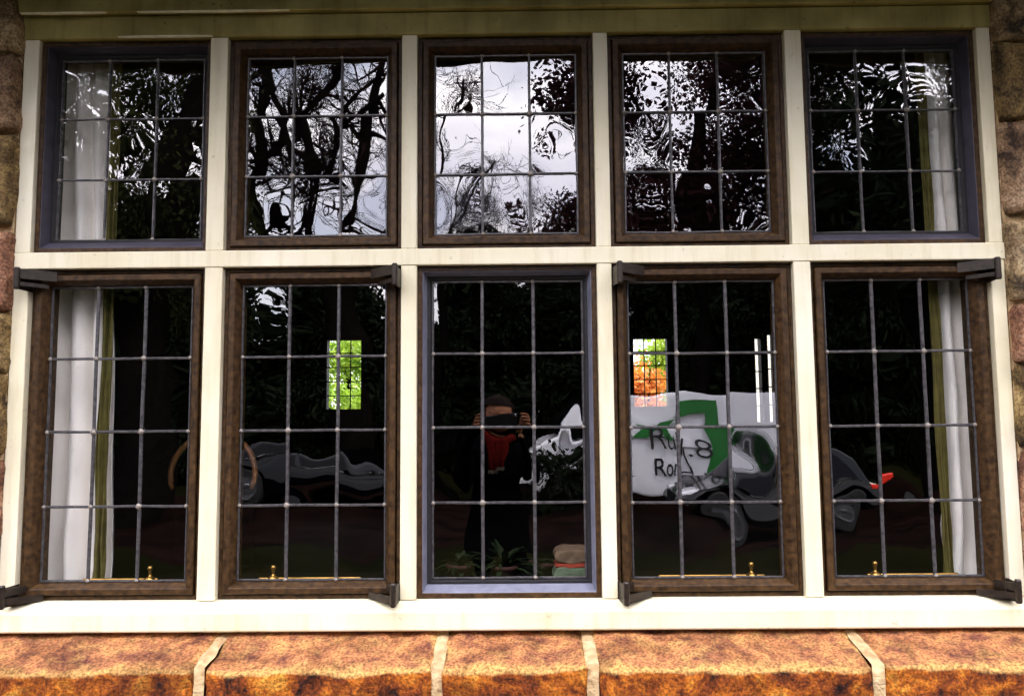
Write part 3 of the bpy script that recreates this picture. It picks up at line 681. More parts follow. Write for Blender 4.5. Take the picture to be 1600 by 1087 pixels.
def grow(T, g, p, d, Ln, r, lvl, twist=.35, kids=(7,6,5), tips=None):
    n = 6 if lvl else 8; pts = [p]; q = p.copy(); dd = d.copy()
    for k in range(n-1):
        dd = dd + g.normal(size=3)*twist*.35 + np.array([0,0,.05]); dd /= np.linalg.norm(dd); q = q + dd*Ln/(n-1); pts.append(q)
    rs = np.linspace(r, max(r*.25, .004), n); T.add(pts, rs, 5 if lvl == 0 else 3)
    if tips is not None: tips.append(pts[-1])
    if lvl < len(kids):
        for c in range(kids[lvl]):
            t = g.uniform(.2, 1); i = min(int(t*(n-1)), n-2); b = pts[i]+(pts[i+1]-pts[i])*(t*(n-1)-i)
            nd_ = dd*.6 + g.normal(size=3)*.75; nd_ /= np.linalg.norm(nd_)
            grow(T, g, np.array(b), nd_, Ln*g.uniform(.4,.7), max(rs[i]*.55, .005), lvl+1, twist, kids, tips)
def bare_tree(label, trunk, limbs, depth, seed, per=9, kids=(6,6), rtr=.22, blen=1.3):
    g = np.random.default_rng(seed)
    base = (trunk[0][0], -depth, GZ)
    t = thing('bare_tree', label, 'tree', base)
    T = Tubes(); P = smooth_path([(x, -depth+.1*math.sin(i), z) for i, (x, z) in enumerate(trunk)], 16); P[0][2] = GZ-.1
    T.add(P, np.linspace(rtr*1.4, rtr, 16)*(1+.1*g.normal(size=16)), 10); T.build('trunk', bark, t)
    B = Tubes(); W = Tubes()
    for li, (pts, r0, r1) in enumerate(limbs):
        yo = g.uniform(-1, 1)*.9
        Q = smooth_path([(x, -depth+yo*i/len(pts)*1.2, z) for i, (x, z) in enumerate(pts)], 26); n = len(Q)
        rs = np.linspace(r0, r1, n)*(1+.10*g.normal(size=n)); B.add(Q, rs*.78, 9)
        for c in range(per):
            t_ = g.uniform(.1, 1); i = min(int(t_*(n-1)), n-2)
            d = (Q[i+1]-Q[i]); d /= np.linalg.norm(d); d = d*.5+g.normal(size=3)*np.array([1,.7,.7]); d /= np.linalg.norm(d)
            grow(W, g, Q[i], d, blen*g.uniform(.6,1.4), rs[i]*.45, 0, .5, kids)
    B.build('limbs', bark, t); W.build('twigs', twig_m, t)
A = dict(
 trunk=[(-3.69,-1.7),(-3.75,.26),(-3.91,1.81),(-4.02,2.95)],
 limbs=[([(-4.02,2.95),(-4.71,3.53),(-5.58,4.05),(-5.91,4.85),(-5.76,5.88),(-5.96,6.92),(-5.92,8.12),(-6.04,9.04)],.30,.14),
        ([(-4.02,2.95),(-4.5,3.67),(-4.87,4.26),(-4.66,4.98),(-4.78,5.87),(-5.05,6.76),(-5.5,7.51),(-5.67,8.73)],.20,.08),
        ([(-4.02,2.95),(-3.79,3.66),(-3.58,4.53),(-3.42,5.7),(-3.31,6.89),(-3.18,7.94),(-3.04,8.99)],.24,.10),
        ([(-5.76,5.88),(-5.26,6.39),(-5.09,7.21),(-4.49,7.95),(-4.06,8.86)],.13,.06),
        ([(-4.66,4.98),(-4.17,6.16),(-4.04,6.9),(-3.61,7.34),(-3.03,7.63)],.13,.05),
        ([(-4.75,4.25),(-4.38,4.98),(-3.96,6.3),(-3.03,7.18)],.13,.05),
        ([(-5.9,4.9),(-6.5,5.6),(-7.2,6.1),(-7.8,7.0)],.14,.05)])
bare_tree('large bare tree with thick twisting dark limbs, mirrored in the upper windows', A['trunk'], A['limbs'], 15, 3, per=15, kids=(7,7), rtr=.30, blen=1.25)
bare_tree('slender bare tree spreading a fan of fine twigs, mirrored in the upper middle window', [(-1.68,-1.7),(-1.82,2.34),(-1.82,4.31)],
  [([(-1.82,4.31),(-1.67,5.7),(-1.36,6.94),(-1.44,8.2)],.10,.03), ([(-1.82,4.31),(-1.06,5.38),(-.5,6.3)],.07,.02), ([(-1.82,4.0),(-1.2,4.7),(-.45,5.2)],.06,.015), ([(-1.82,4.31),(-2.4,5.6),(-2.7,6.9)],.07,.02), ([(-1.82,3.6),(-1.2,4.1),(-.5,4.4)],.05,.015)], 16, 8, per=17, kids=(8,6), rtr=.12, blen=.85)
def leafy_tree(label, base, trunk, limbs, cent, n, spread, size, m, seed, rtr=.2, per=6, name='leafy_tree', kids=(5,)):
    g = np.random.default_rng(seed); depth = -base[1]
    t = thing(name, label, 'tree', (base[0], base[1], GZ))
    T = Tubes(); P = smooth_path(trunk, 16); P[0][2] = GZ-.1; T.add(P, np.linspace(rtr*1.3, rtr*.6, 16), 10)
    for L_, r0 in limbs: T.add(smooth_path(L_, 14), np.linspace(r0, r0*.3, 14), 7)
    T.build('trunk', bark, t)
    V, F = leaves_np(cent, n, spread, size, seed); c = mesh_np('crown', V, F, m, t)
    return t
def clusters(g, n, lo_, hi_, keep=None):
    P = g.uniform(lo_, hi_, (n*3, 3)); 
    if keep is not None: P = P[[bool(keep(p)) for p in P]]
    return P[:n]
g = np.random.default_rng(21)
# copper leaved tree: uneven crown with open sky to its upper left and in gaps
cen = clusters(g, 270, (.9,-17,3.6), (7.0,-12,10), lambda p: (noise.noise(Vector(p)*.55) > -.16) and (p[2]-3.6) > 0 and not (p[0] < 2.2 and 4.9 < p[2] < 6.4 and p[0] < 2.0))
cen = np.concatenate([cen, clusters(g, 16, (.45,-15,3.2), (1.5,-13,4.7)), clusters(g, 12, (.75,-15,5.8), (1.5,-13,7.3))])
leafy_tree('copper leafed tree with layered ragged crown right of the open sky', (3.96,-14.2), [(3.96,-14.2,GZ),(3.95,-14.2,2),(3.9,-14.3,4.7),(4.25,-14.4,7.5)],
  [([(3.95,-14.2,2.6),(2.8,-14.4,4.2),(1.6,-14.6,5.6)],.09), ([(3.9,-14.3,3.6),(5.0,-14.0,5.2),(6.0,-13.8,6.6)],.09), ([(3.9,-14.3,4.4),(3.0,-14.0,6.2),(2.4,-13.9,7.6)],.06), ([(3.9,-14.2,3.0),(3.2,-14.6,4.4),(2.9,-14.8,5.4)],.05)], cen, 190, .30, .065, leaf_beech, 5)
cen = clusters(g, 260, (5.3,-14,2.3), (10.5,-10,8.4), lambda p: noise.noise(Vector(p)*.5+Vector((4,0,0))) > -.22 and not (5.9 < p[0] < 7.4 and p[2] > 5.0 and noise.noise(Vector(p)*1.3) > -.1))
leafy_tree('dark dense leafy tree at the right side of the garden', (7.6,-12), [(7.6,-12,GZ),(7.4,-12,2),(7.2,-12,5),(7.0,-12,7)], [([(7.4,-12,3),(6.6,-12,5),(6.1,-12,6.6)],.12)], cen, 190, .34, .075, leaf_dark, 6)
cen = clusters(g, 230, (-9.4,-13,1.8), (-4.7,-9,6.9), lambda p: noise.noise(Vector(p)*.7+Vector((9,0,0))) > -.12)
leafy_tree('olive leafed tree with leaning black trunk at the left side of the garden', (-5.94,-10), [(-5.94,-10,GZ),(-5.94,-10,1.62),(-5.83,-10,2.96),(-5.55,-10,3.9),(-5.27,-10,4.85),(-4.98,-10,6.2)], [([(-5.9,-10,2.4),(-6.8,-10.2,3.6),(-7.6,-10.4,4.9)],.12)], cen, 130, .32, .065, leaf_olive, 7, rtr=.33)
# evergreen belt; those along both side edges are added unseen to block low sky
def ev_mesh(seed, h, rad_):
    g = np.random.default_rng(seed); P = []
    while len(P) < 520:
        z = g.uniform(.02, 1); a = g.uniform(0, 2*PI); r = math.sqrt(g.uniform(.05, 1))*(1-.75*z**1.6)*(1+.25*math.sin(a*3+seed)+.2*math.sin(z*17+a*2))
        P.append((r*rad_*math.cos(a), r*rad_*math.sin(a), z*h))
    V, F = leaves_np(P, 95, .30, .115, seed+9)
    me = bpy.data.meshes.new('crown'); o = mesh_np('crown', V, F, leaf_dark); me = o.data; bpy.data.objects.remove(o); return me
ems = [ev_mesh(1, 6.6, 2.6), ev_mesh(2, 6.9, 2.4), ev_mesh(3, 6.2, 2.9)]
tb = BM(); tube(tb, [(0,0,-.1),(0,0,2.5),(.1,0,5)], [.24,.18,.06], 8); tme = bpy.data.meshes.new('trunk'); tb.to_mesh(tme); tb.free(); tme.materials.append(bark)
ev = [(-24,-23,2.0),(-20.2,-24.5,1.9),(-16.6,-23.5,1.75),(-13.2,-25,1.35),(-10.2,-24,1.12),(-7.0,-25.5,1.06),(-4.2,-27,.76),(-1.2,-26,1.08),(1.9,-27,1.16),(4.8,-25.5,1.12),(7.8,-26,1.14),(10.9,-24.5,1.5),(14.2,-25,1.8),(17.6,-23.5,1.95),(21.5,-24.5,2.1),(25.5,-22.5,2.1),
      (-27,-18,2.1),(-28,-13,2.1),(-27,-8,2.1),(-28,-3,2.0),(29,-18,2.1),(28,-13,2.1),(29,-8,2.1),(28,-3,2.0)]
desc = ['at the far left end of the back row','second from the left end','third from the left, very tall','fourth from the left','left of the bare tree, medium height','just left of the big bare tree','lowest one, behind the big bare tree','behind the slender bare tree','right of the slender bare tree, behind the van cab','behind the middle of the van','behind the van tail','right of the van','fourth from the right, tall','third from the right, very tall','second from the right','at the far right end of the back row'] + [q_ % e_ for e_ in ('left','right') for q_ in ('first and farthest of four added unseen along the %s edge to block low sky','second of four added unseen along the %s edge to block low sky','third of four added unseen along the %s edge to block low sky','nearest the cottage of four added unseen along the %s edge to block low sky')]
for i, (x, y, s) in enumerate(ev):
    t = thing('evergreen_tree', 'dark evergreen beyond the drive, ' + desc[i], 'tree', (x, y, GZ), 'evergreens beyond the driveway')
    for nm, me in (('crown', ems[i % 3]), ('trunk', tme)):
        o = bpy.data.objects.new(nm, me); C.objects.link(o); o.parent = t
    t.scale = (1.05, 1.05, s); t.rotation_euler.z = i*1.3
g = np.random.default_rng(77)
cen = np.stack([g.uniform(-30, 30, 2600), g.uniform(-30.5, -28.5, 2600), g.uniform(GZ, 2.6, 2600)], 1)
V, F = leaves_np(cen, 14, .35, .24, 5); hd = mesh_np('woodland_undergrowth', V, F, leaf_dark); hd['kind'] = 'stuff'; hd['label'] = 'dark mass of undergrowth behind the evergreens'; hd['category'] = 'undergrowth'
# shrub in front of the van cab
cen = clusters(g, 70, (.0,-11.6,GZ), (1.7,-10.6,-.55), lambda p: True)
V, F = leaves_np(cen, 60, .12, .05, 8); sh = mesh_np('shrub', V, F, leaf_dark); tag(sh, 'low dark shrub in front of the van cab', 'shrub')
# back garden seen through the room
def crown_tree(name, label, x, y, zlo, zhi, w_, m, seed, n=70, per=110, size=.07):
    g = np.random.default_rng(seed); cen = []
    while len(cen) < n:
        p = g.uniform(-1, 1, 3)
        if p@p < 1 and noise.noise(Vector(p)*2+Vector((seed,0,0))) > -.25: cen.append((x+p[0]*w_, y+p[1]*w_, (zlo+zhi)/2+p[2]*(zhi-zlo)/2))
    return leafy_tree(label, (x, y), [(x, y, GZ), (x+.05, y, 0), (x, y, (zlo+zhi)/2), (x+.1, y, zhi*.8)], [([(x, y, -.2), (x-w_*.4, y, (zlo+zhi)/2), (x-w_*.7, y, zhi*.8)], .04), ([(x, y, .1), (x+w_*.4, y, (zlo+zhi)/2), (x+w_*.6, y, zhi*.9)], .04)], cen, per, .2, size, m, seed, rtr=.08, name=name)
crown_tree('garden_tree', 'bright green leafy tree seen through the left far window', -3.7, 14.5, -1.3, 2.8, 1.5, leaf_green, 31, n=110)
crown_tree('autumn_maple', 'orange autumn maple seen through the far window', 2.35, 14.0, -1.3, 1.15, .55, leaf_maple, 32, n=60)
crown_tree('garden_tree', 'yellow-green leafy tree right of the orange maple', 3.55, 15.0, -1.3, 2.6, .75, leaf_green, 33, n=80)
bare_tree('small bare sapling above the orange maple', [(2.2,-1.7),(2.2,.3)], [([(2.2,.3),(2.3,1.2),(2.7,2.2)],.03,.01), ([(2.2,.3),(2.0,1.2),(2.2,2.4)],.03,.01)], -15.8, 41, per=5, kids=(4,3), rtr=.04, blen=.5)

gw = BM(); box(gw, 5.6, 9.5, 20, 20.25, GZ, 3.2); tag(obj('garden_wall', gw, mat('cream_render', (.72,.68,.55), .9, var=.06, vs=3, bump=.004), bevel=.02), 'pale cream garden wall standing behind the two narrow far strips', 'wall')
# ------------------------------------------------------------------ vehicles
def wheel(parent, x, y, r, side):
    bm = BM(); lathe(bm, [(r*.62,-.10),(r*.92,-.10),(r,-.07),(r,.07),(r*.92,.10),(r*.62,.10)], x, GZ+r, 28, axis='y', base=y); tw = obj('wheel', bm, tyre_m, parent, smooth=False)
    bm = BM(); yy = y+side*.101
    lathe(bm, [(r*.60,-.012),(r*.60,.006),(r*.5,.0),(r*.16,.004),(r*.12,.016),(.0,.018)] if side > 0 else [(r*.60,.012),(r*.60,-.006),(r*.5,0),(r*.16,-.004),(r*.12,-.016),(0,-.018)], x, GZ+r, 20, axis='y', base=yy); obj('rim', bm, rim_m, tw)
def prism(bm, pts, y0, y1, inset=0, zc=None):
    """side outline extruded across the vehicle; upper points pulled in by inset"""
    zmax = max(p[1] for p in pts); zmin = min(p[1] for p in pts)
    def iy(z, s): 
        k = max(0, (z-(zc if zc is not None else zmin))/(zmax-(zc if zc is not None else zmin))); return s*inset*k
    a = [bm.verts.new((x, y0+iy(z, 1), z)) for x, z in pts]; b = [bm.verts.new((x, y1+iy(z, -1), z)) for x, z in pts]
    bm.faces.new(a); bm.faces.new(b[::-1]); n = len(pts)
    for k in range(n): bm.faces.new((a[k], b[k], b[(k+1)%n], a[(k+1)%n]))
def arch(cx, r, n=10): return [(cx+r*math.cos(PI-PI*k/n), GZ+.30+r*math.sin(PI*k/n)*.95) for k in range(n+1)]
def text_mesh(name, s, size, x, y, z, m, parent, ext=.004, off=0.0):
    cu = bpy.data.curves.new('t', 'FONT'); cu.body = s; cu.size = size; cu.extrude = ext; cu.offset = off
    o = bpy.data.objects.new('t', cu); C.objects.link(o); dg = bpy.context.evaluated_depsgraph_get(); me = bpy.data.meshes.new_from_object(o.evaluated_get(dg)); bpy.data.objects.remove(o)
    me.transform(Matrix.Translation((x, y, z)) @ Matrix.Rotation(PI/2, 4, 'X')); me.name = name
    return link(name, me, m, parent)
def van():
    x0, yb, yf = .05, -13.9, -12.0; t = thing('parked_van', 'white panel van with large green lettering on its side, parked on the drive', 'van', (2.5,-12.95,GZ))
    b = GZ
    out_ = [(x0, b+.35)] + arch(x0+.85, .40) + arch(x0+3.75, .40) + [(x0+4.9,b+.35),(x0+4.92,b+.9),(x0+4.86,b+1.95),(x0+4.75,b+2.05),(x0+1.55,b+2.08),(x0+1.25,b+2.00),(x0+.78,b+1.25),(x0+.18,b+1.02),(x0+.02,b+.8)]
    bm = BM(); prism(bm, out_, yb, yf, .12, b+1.1); body = obj('body', bm, van_white, t, bevel=.03)
    bm = BM(); prism(bm, [(x0+.93,b+1.28),(x0+1.75,b+1.28),(x0+1.75,b+1.78),(x0+1.28,b+1.78)], yf-.10, yf-.010, 0); obj('side_window', bm, car_glass, t)
    bm = BM(); prism(bm, [(x0+.70,b+1.30),(x0+.78,b+1.28),(x0+1.24,b+1.92),(x0+1.17,b+1.94)], yb+.15, yf-.15, 0); obj('windscreen', bm, car_glass, t)
    bm = BM(); box(bm, x0-.04, x0+.3, yb+.02, yf-.005, b+.30, b+.52); obj('front_bumper', bm, plastic_blk, t, bevel=.02); bm = BM(); box(bm, x0+4.7, x0+4.97, yb+.02, yf-.005, b+.30, b+.50); obj('rear_bumper', bm, plastic_blk, t, bevel=.02)
    bm = BM(); box(bm, x0+1.9, x0+1.912, yf-.02, yf+.002, b+.45, b+1.2); obj('door_seam', bm, plastic_blk, t); bm = BM(); box(bm, x0+3.0, x0+3.012, yf-.02, yf+.002, b+.45, b+1.098); obj('door_seam', bm, plastic_blk, t); bm = BM(); box(bm, x0+1.93, x0+4.7, yf-.02, yf+.002, b+1.1, b+1.112); obj('door_seam', bm, plastic_blk, t)
    for x in (x0+.85, x0+3.75):
        for y, s in ((yf-.12, 1), (yb+.12, -1)): wheel(t, x, y, .32, s)
    for y in (yf-.26, yb+.10):
        bm = BM(); box(bm, x0+.0, x0+.14, y, y+.16, b+.72, b+.95); obj('headlight', bm, lamp_white, t, bevel=.02)
    for y in (yf-.14, yb+.02):
        bm = BM(); box(bm, x0+4.84, x0+4.95, y, y+.115, b+.95, b+1.4); obj('tail_light', bm, lamp_red, t, bevel=.01)
    bm = BM(); box(bm, x0+.95, x0+1.12, yf+.0, yf+.17, b+1.25, b+1.48); obj('wing_mirror', bm, plastic_blk, t, bevel=.03)
    # lettering
    yy = yf+.006
    def poly(pts, nm, m):
        bm = BM(); prism(bm, pts, yy-.03, yy+.004, 0); return obj(nm, bm, m, t)
    poly([(2.83,.00),(2.83,.27),(3.72,.33),(3.72,-.55),(3.60,-.95),(3.30,-1.05),(3.42,-.45),(3.42,.08),(3.05,.08)], 'green_letter', green_vinyl)
    poly([(2.12,.0),(2.35,-.02),(2.48,-.16),(2.62,.06),(2.80,.08),(2.60,-.22),(2.80,-.52),(2.60,-.52),(2.47,-.32),(2.30,-.52),(2.10,-.52),(2.36,-.22)], 'green_letter', green_vinyl)
    text_mesh('small_lettering', 'Rull.8', .50, 2.30, yy+.004, -.66, black_vinyl, t, off=-.004)
    text_mesh('small_lettering', 'Ronu', .34, 2.36, yy+.004, -1.0, black_vinyl, t, off=.002)
van()
def car(label, x0, x1, yc, m, dirn=1, lampm=None, ht=1.44, grp=None):
    Ln = x1-x0; b = GZ
    t = thing('parked_car', label, 'car', ((x0+x1)/2, yc, GZ))
    def X(u): return x0+Ln*u if dirn > 0 else x1-Ln*u
    W = .88
    hk = min(1, ht/1.42)
    P = [(.0,.42),(.0,.62),(.03,.72),(.24,.90),(.27,.93),(.94,.98),(.985,.92),(1.0,.62),(.99,.42)]
    whs = (.19, .80)
    lower = []
    for wq in whs[::-1]:
        lower += [(wq+ .38/Ln*math.cos(PI*k/8), .30+.36*math.sin(PI*k/8)) for k in range(9)]
    pts = [(X(u), b+z*hk) for u, z in P] + [(X(.98), b+.28)] + [(X(u), b+z) for u, z in lower] + [(X(.01), b+.28)]
    bm = BM(); prism(bm, pts, yc-W, yc+W, .06, b+.5); obj('body', bm, m, t, bevel=.035)
    cab = [(X(.25), b+.90*hk), (X(.40), b+ht-.04), (X(.47), b+ht), (X(.78), b+ht-.02), (X(.86), b+ht-.10), (X(.95), b+.95*hk)]
    bm = BM(); prism(bm, cab, yc-W+.03, yc+W-.03, .17); obj('roof', bm, m, t, bevel=.03)
    for s in (-1, 1):
        for q in ([(.315,.955*hk),(.41,ht-.10),(.56,ht-.07),(.56,.965*hk)], [(.575,.965*hk),(.575,ht-.07),(.76,ht-.09),(.86,.99*hk)]):
            bm = BM(); v = [Vector((X(u), 0, b+z)) for u, z in q]
            for p in v: p.y = yc+s*(W-.03-.17*(p.z-b-.90*hk)/(ht-.90*hk)+.004)
            o_ = [bm.verts.new(p) for p in v]; i_ = [bm.verts.new(p-Vector((0, s*.012, 0))) for p in v]
            bm.faces.new(o_); bm.faces.new(i_[::-1])
            for k in range(4): bm.faces.new((o_[k], o_[(k+1)%4], i_[(k+1)%4], i_[k]))
            obj('side_window', bm, car_glass, t)
    bm = BM(); a = [bm.verts.new(p) for p in [(X(.262),yc-.70,b+.945*hk),(X(.262),yc+.70,b+.945*hk),(X(.395),yc+.60,b+ht-.065),(X(.395),yc-.60,b+ht-.065)]]
    for v in a: v.co.x += (-.012 if dirn > 0 else .012)
    f = bm.faces.new(a); bmesh.ops.solidify(bm, geom=[f], thickness=.008); obj('windscreen', bm, car_glass, t)
    for s in (-1, 1): bm = BM(); tube(bm, [(X(.25), yc+s*(W-.015), b+.925*hk), (X(.6), yc+s*(W-.018), b+.955*hk), (X(.93), yc+s*(W-.02), b+.965*hk)], .014, 6); obj('chrome_strip', bm, chrome, t)
    for y in (yc-W+.12, yc+W-.12):
        for wq in whs: wheel(t, X(wq), y, .31, 1 if y > yc else -1)
    for s in (-1, 1):
        bm = BM(); xx = X(.015); box(bm, min(xx, X(.075)), max(xx, X(.075)), yc+s*.66-.17, yc+s*.66+.17, b+.62*hk, b+.76*hk); obj('headlight', bm, lamp_white, t, bevel=.02)
        bm = BM(); xx = X(1.003); box(bm, min(xx, X(.94)), max(xx, X(.94)), yc+s*.74-.13, yc+s*.74+.13, b+.74*hk, b+.92*hk); obj('tail_light', bm, lamp_red, t, bevel=.02)
    bm = BM(); box(bm, min(X(-.004), X(.01)), max(X(-.004), X(.01)), yc-.42, yc+.42, b+.42, b+.58); obj('grille', bm, plastic_blk, t)
    bm = BM(); box(bm, min(X(-.008), X(.01)), max(X(-.008), X(.01)), yc-.26, yc+.26, b+.30, b+.41); obj('number_plate', bm, lamp_white, t)
    for s in (-1, 1): bm = BM(); box(bm, min(X(.33), X(.37)), max(X(.33), X(.37)), yc+s*(W+.06)-.07, yc+s*(W+.06)+.07, b+.93*hk, b+1.05*hk); obj('wing_mirror', bm, m, t, bevel=.02)
car('low charcoal coupe with red tail lights parked in front of the van tail', 2.2, 4.95, -9.4, car_dark, 1, ht=1.16)
car('navy estate car with chrome window strip parked left of the van', -5.4, -1.6, -12.4, car_blue, -1, ht=1.2)

# ------------------------------------------------------------------ photographer
def skin_obj(name, verts, edges, radii, root=0, sub=2):
    me = bpy.data.meshes.new(name); me.from_pydata(verts, edges, []); o = bpy.data.objects.new(name, me); C.objects.link(o)
    sm = o.modifiers.new('skin', 'SKIN'); sm.use_smooth_shade = True
    for i, v in enumerate(me.skin_vertices[0].data):
        r = radii[i]; v.radius = r if hasattr(r, '__len__') else (r, r); v.use_root = (i == root)
    ss = o.modifiers.new('sub', 'SUBSURF'); ss.levels = ss.render_levels = sub
    dg = bpy.context.evaluated_depsgraph_get(); m2 = bpy.data.meshes.new_from_object(o.evaluated_get(dg)); bpy.data.objects.remove(o); return m2
def person():
    px, py = -.15, -2.86
    t = thing('person', 'person in a black coat and red scarf holding up a phone to take the picture', 'person', (px, py, GZ))
    # skeleton (facing +y)
    V = [(px,py-.02,-.68),(px,py-.02,-.50),(px,py-.03,-.34),(px,py-.02,-.20),(px,py,-.13),(px,py+.01,-.08)]
    Rr = [(.16,.11),(.14,.10),(.16,.11),(.15,.10),(.055,.055),(.05,.05)]
    E_ = [(0,1),(1,2),(2,3),(3,4),(4,5)]
    def add(p, r, par): V.append(p); Rr.append(r); E_.append((par, len(V)-1)); return len(V)-1
    HL = {}
    for s in (-1, 1):
        a = add((px+s*.17, py-.01, -.225), (.062,.062), 3); 
        hx = (-.265 if s < 0 else -.012)
        e_ = add((px+s*.24, py+.06, -.42), (.05,.05), a); f_ = add((px+s*.225, py+.16, -.27), (.042,.042), e_); h = add((hx+s*.010, -2.565, -.075), (.027,.024), f_); HL[s] = V[h]
        k = add((px+s*.095, py, -.80), (.095,.095), 0); k1 = add((px+s*.10, py+.03, -1.12), (.060,.060), k); k2 = add((px+s*.11, py, -1.50), (.042,.042), k1); k3 = add((px+s*.115, py+.04, -1.555), (.045,.04), k2); add((px+s*.13, py+.16, -1.572), (.038,.026), k3)
    me = skin_obj('body', V, E_, Rr)
    bm = BM(); bm.from_mesh(me)
    # head with brow, nose, chin
    hb = BM(); bmesh.ops.create_uvsphere(hb, u_segments=36, v_segments=28, radius=1)
    hc = Vector((px, py+.025, .035))
    for v in hb.verts:
        c = v.co.copy(); x, y, z = c
        wx = .076*(1-.22*max(0, -z)**1.5); dy = .096*(1-.10*max(0, -z)); p = Vector((x*wx, y*dy, z*.115))
        if y > 0:
            nose = math.exp(-((x/.16)**2))*math.exp(-(((z+.12)/.22)**2))*.024*(1.0 if z < .1 else .5); p.y += nose
            for s in (-1, 1): p.y -= .012*math.exp(-(((x-s*.38)/.2)**2))*math.exp(-(((z-.05)/.13)**2))
            p.y += .006*math.exp(-((x/.3)**2))*math.exp(-(((z+.52)/.1)**2)); p.y += .010*math.exp(-((x/.35)**2))*math.exp(-(((z+.85)/.18)**2))
        v.co = hc+p
    hm = bpy.data.meshes.new('h'); hb.to_mesh(hm); hb.free(); bm.from_mesh(hm)
    for s in (-1, 1):
        eb = BM(); bmesh.ops.create_uvsphere(eb, u_segments=10, v_segments=8, radius=1)
        for v in eb.verts: v.co = hc+Vector((s*.078+v.co.x*.010, -.005+v.co.y*.018, -.002+v.co.z*.03))
        em = bpy.data.meshes.new('e'); eb.to_mesh(em); eb.free(); bm.from_mesh(em)
    # hands: palm + five fingers wrapped round the ends of the phone
    hands = []
    for s in (-1, 1):
        wv_ = Vector(HL[s]); ex = -.235 if s < 0 else -.030   # outer edge of phone grip
        hv = [tuple(wv_), tuple(wv_+Vector((-s*.004,.020,.045)))]; hr = [(.022,.017),(.033,.015)]; he = [(0,1)]
        pal = hv[1]
        for k in range(4):
            zt = -.045+.021*k+.005; bx = wv_.x+s*.012-(s*.004*k)
            p1 = (bx+s*.002, -2.535, zt+.012); p2 = (bx-s*.006, -2.515, zt+.016); p3 = (bx-s*.028, -2.5125, zt+.018+.002*k); p4 = (bx-s*(.045+.004*(k==2)-.006*(k in (0,))), -2.5125, zt+.017)
            if s > 0: p3 = (bx-s*.010, -2.512, zt+.018); p4 = (bx-s*.016, -2.5125, zt+.017)
            i0 = len(hv); hv += [p1, p2, p3, p4]; hr += [(.0095,.0095),(.009,.009),(.0085,.008),(.007,.007)]; he += [(1,i0),(i0,i0+1),(i0+1,i0+2),(i0+2,i0+3)]
        i0 = len(hv); hv += [(wv_.x-s*.018,-2.555,-.040), (wv_.x-s*.036,-2.540,-.026), (wv_.x-s*.050,-2.533,-.010)]; hr += [(.013,.012),(.011,.010),(.009,.008)]; he += [(0,i0),(i0,i0+1),(i0+1,i0+2)]
        hmm = skin_obj('hand', hv, he, hr, 0, 2); bm.from_mesh(hmm)
    for f in bm.faces:
        c = f.calc_center_median()
        f.material_index = 0
        if c.z < -.10: f.material_index = 1
        if c.z < -.10 and c.y > -2.60: f.material_index = 1
        if c.y > -2.585 and c.z > -.10: f.material_index = 0
        if c.z < -.82: f.material_index = 2
        if c.z < -1.50: f.material_index = 3
        f.smooth = True
    obj('body', bm, [skin_m, coat_m, trous_m, plastic_blk], t)
    # coat skirt
    cb = BM(); n = 28; rings = []
    for z, rx, ry in ((-.30,.185,.13),(-.45,.165,.125),(-.60,.185,.14),(-.75,.205,.16),(-.92,.225,.18)):
        rings.append([cb.verts.new((px+rx*math.cos(2*PI*k/n), py-.02+ry*math.sin(2*PI*k/n)*(1+.05*math.sin(k*2.1)), z)) for k in range(n)])
    for a, b_ in zip(rings, rings[1:]):
        for k in range(n): cb.faces.new((a[k], a[(k+1)%n], b_[(k+1)%n], b_[k]))
    obj('coat', cb, coat_m, t, smooth=True)
    # hair: shoulder length shell
    hb = BM(); bmesh.ops.create_uvsphere(hb, u_segments=40, v_segments=30, radius=1)
    for v in hb.verts:
        x, y, z = v.co; k = 1+.05*noise.noise(v.co*4)+.03*noise.noise(v.co*11)
        p = Vector((x*.094*k, y*.112*k-.016, z*.125*k+.008))
        if z < 0: p.z *= 1.25; p.x *= 1.06
        v.co = hc+p
    dl = [v for v in hb.verts if (v.co-hc).y > .030 and (v.co-hc).z < .062 and abs((v.co-hc).x) < .066]
    bmesh.ops.delete(hb, geom=dl, context='VERTS'); obj('hair', hb, hair_m, t, smooth=True)
    for s in (-1, 1):
        eb = BM(); bmesh.ops.create_uvsphere(eb, u_segments=10, v_segments=8, radius=.0085)
        for v in eb.verts: v.co += hc+Vector((s*.029, .083, .006))
        obj('eye', eb, plastic_blk, t, smooth=True)
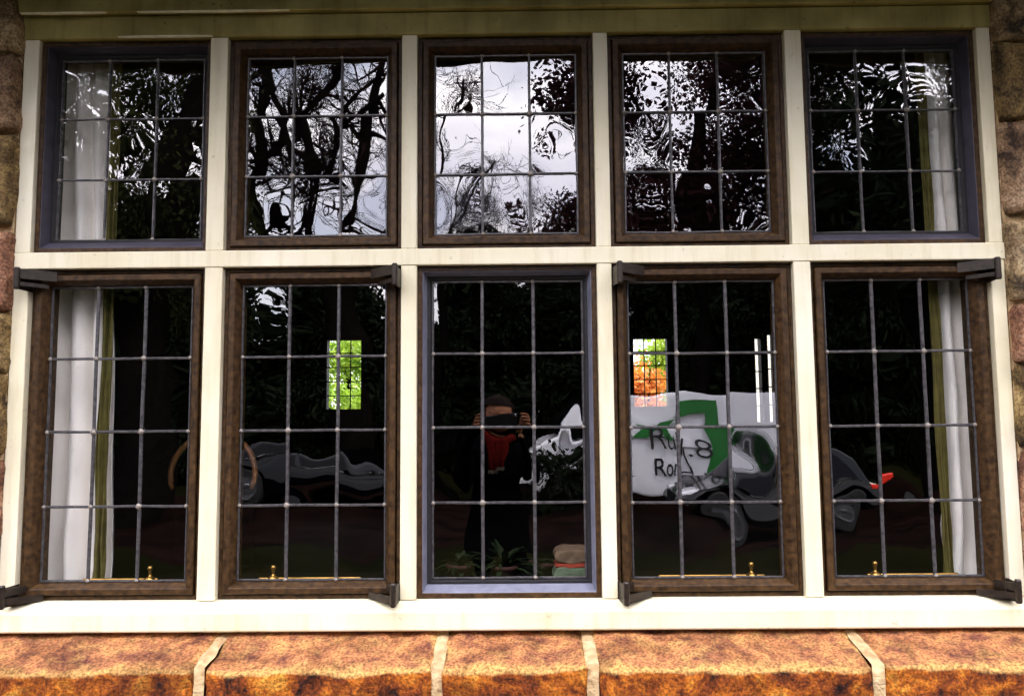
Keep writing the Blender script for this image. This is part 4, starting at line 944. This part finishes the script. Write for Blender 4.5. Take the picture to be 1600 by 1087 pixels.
    mb = BM(); tube(mb, [(hc.x-.022, hc.y+.090, hc.z-.058), (hc.x, hc.y+.096, hc.z-.060), (hc.x+.022, hc.y+.090, hc.z-.058)], [.002,.005,.002], 6); obj('lips', mb, cloth_red, t, smooth=True)
    # scarf with hanging end and pale fringe
    sb = BM(); pts = []; 
    for k in range(25): a = 2*PI*k/24; pts.append((px+.085*math.cos(a), py+.005+.080*math.sin(a), -.115-.012*math.sin(a)+.008*math.sin(3*a)))
    tube(sb, pts, .032, 10)
    for dx, ln in ((-.028,.20),(.024,.17)):
        rows = []
        for j in range(12):
            v = j/11; z = -.13-ln*v; yy = py+.105+.012*math.sin(v*3)
            rows.append([sb.verts.new((px+dx-.034+.068*i/5+.004*math.sin(v*7+i), yy+.006*math.sin(i*2.2)+o_, z)) for o_ in (0, .008) for i in range(6)])
        for a, b_ in zip(rows, rows[1:]):
            for i in range(5): sb.faces.new((a[i], a[i+1], b_[i+1], b_[i])); sb.faces.new((a[6+i+1], a[6+i], b_[6+i], b_[6+i+1]))
            sb.faces.new((a[0], b_[0], b_[6], a[6])); sb.faces.new((a[5], a[11], b_[11], b_[5]))
    scf = obj('scarf', sb, scarf_m, t, smooth=True)
    fb = BM()
    for dx, z in ((-.028,-.33),(.024,-.30)):
        for i in range(9): tube(fb, [(px+dx-.034+.0085*i, py+.112, z), (px+dx-.036+.0090*i, py+.118, z-.035)], [.003,.0015], 5)
    obj('fringe', fb, fringe_m, scf)
person()
def phone():
    t = thing('phone', 'dark phone held sideways in both hands of the photographer', 'phone', (-.12,-2.52,0))
    bm = BM(); box(bm, -.235, -.028, -2.531, -2.5225, -.042, .048); obj('case', bm, plastic_blk, t, bevel=.004)
    bm = BM(); lathe(bm, [(.0,0),(.011,0),(.011,.003),(.009,.004),(0,.004)], -.045, .028, 20, axis='y', base=-2.5225); obj('lens', bm, chrome, t)
    bm = BM(); box(bm, -.231, -.032, -2.5335, -2.5312, -.038, .044); obj('screen', bm, car_glass, t)
phone()
for o in sc.objects:
    if o.name.split('.')[0] == 'solder_joint': pass
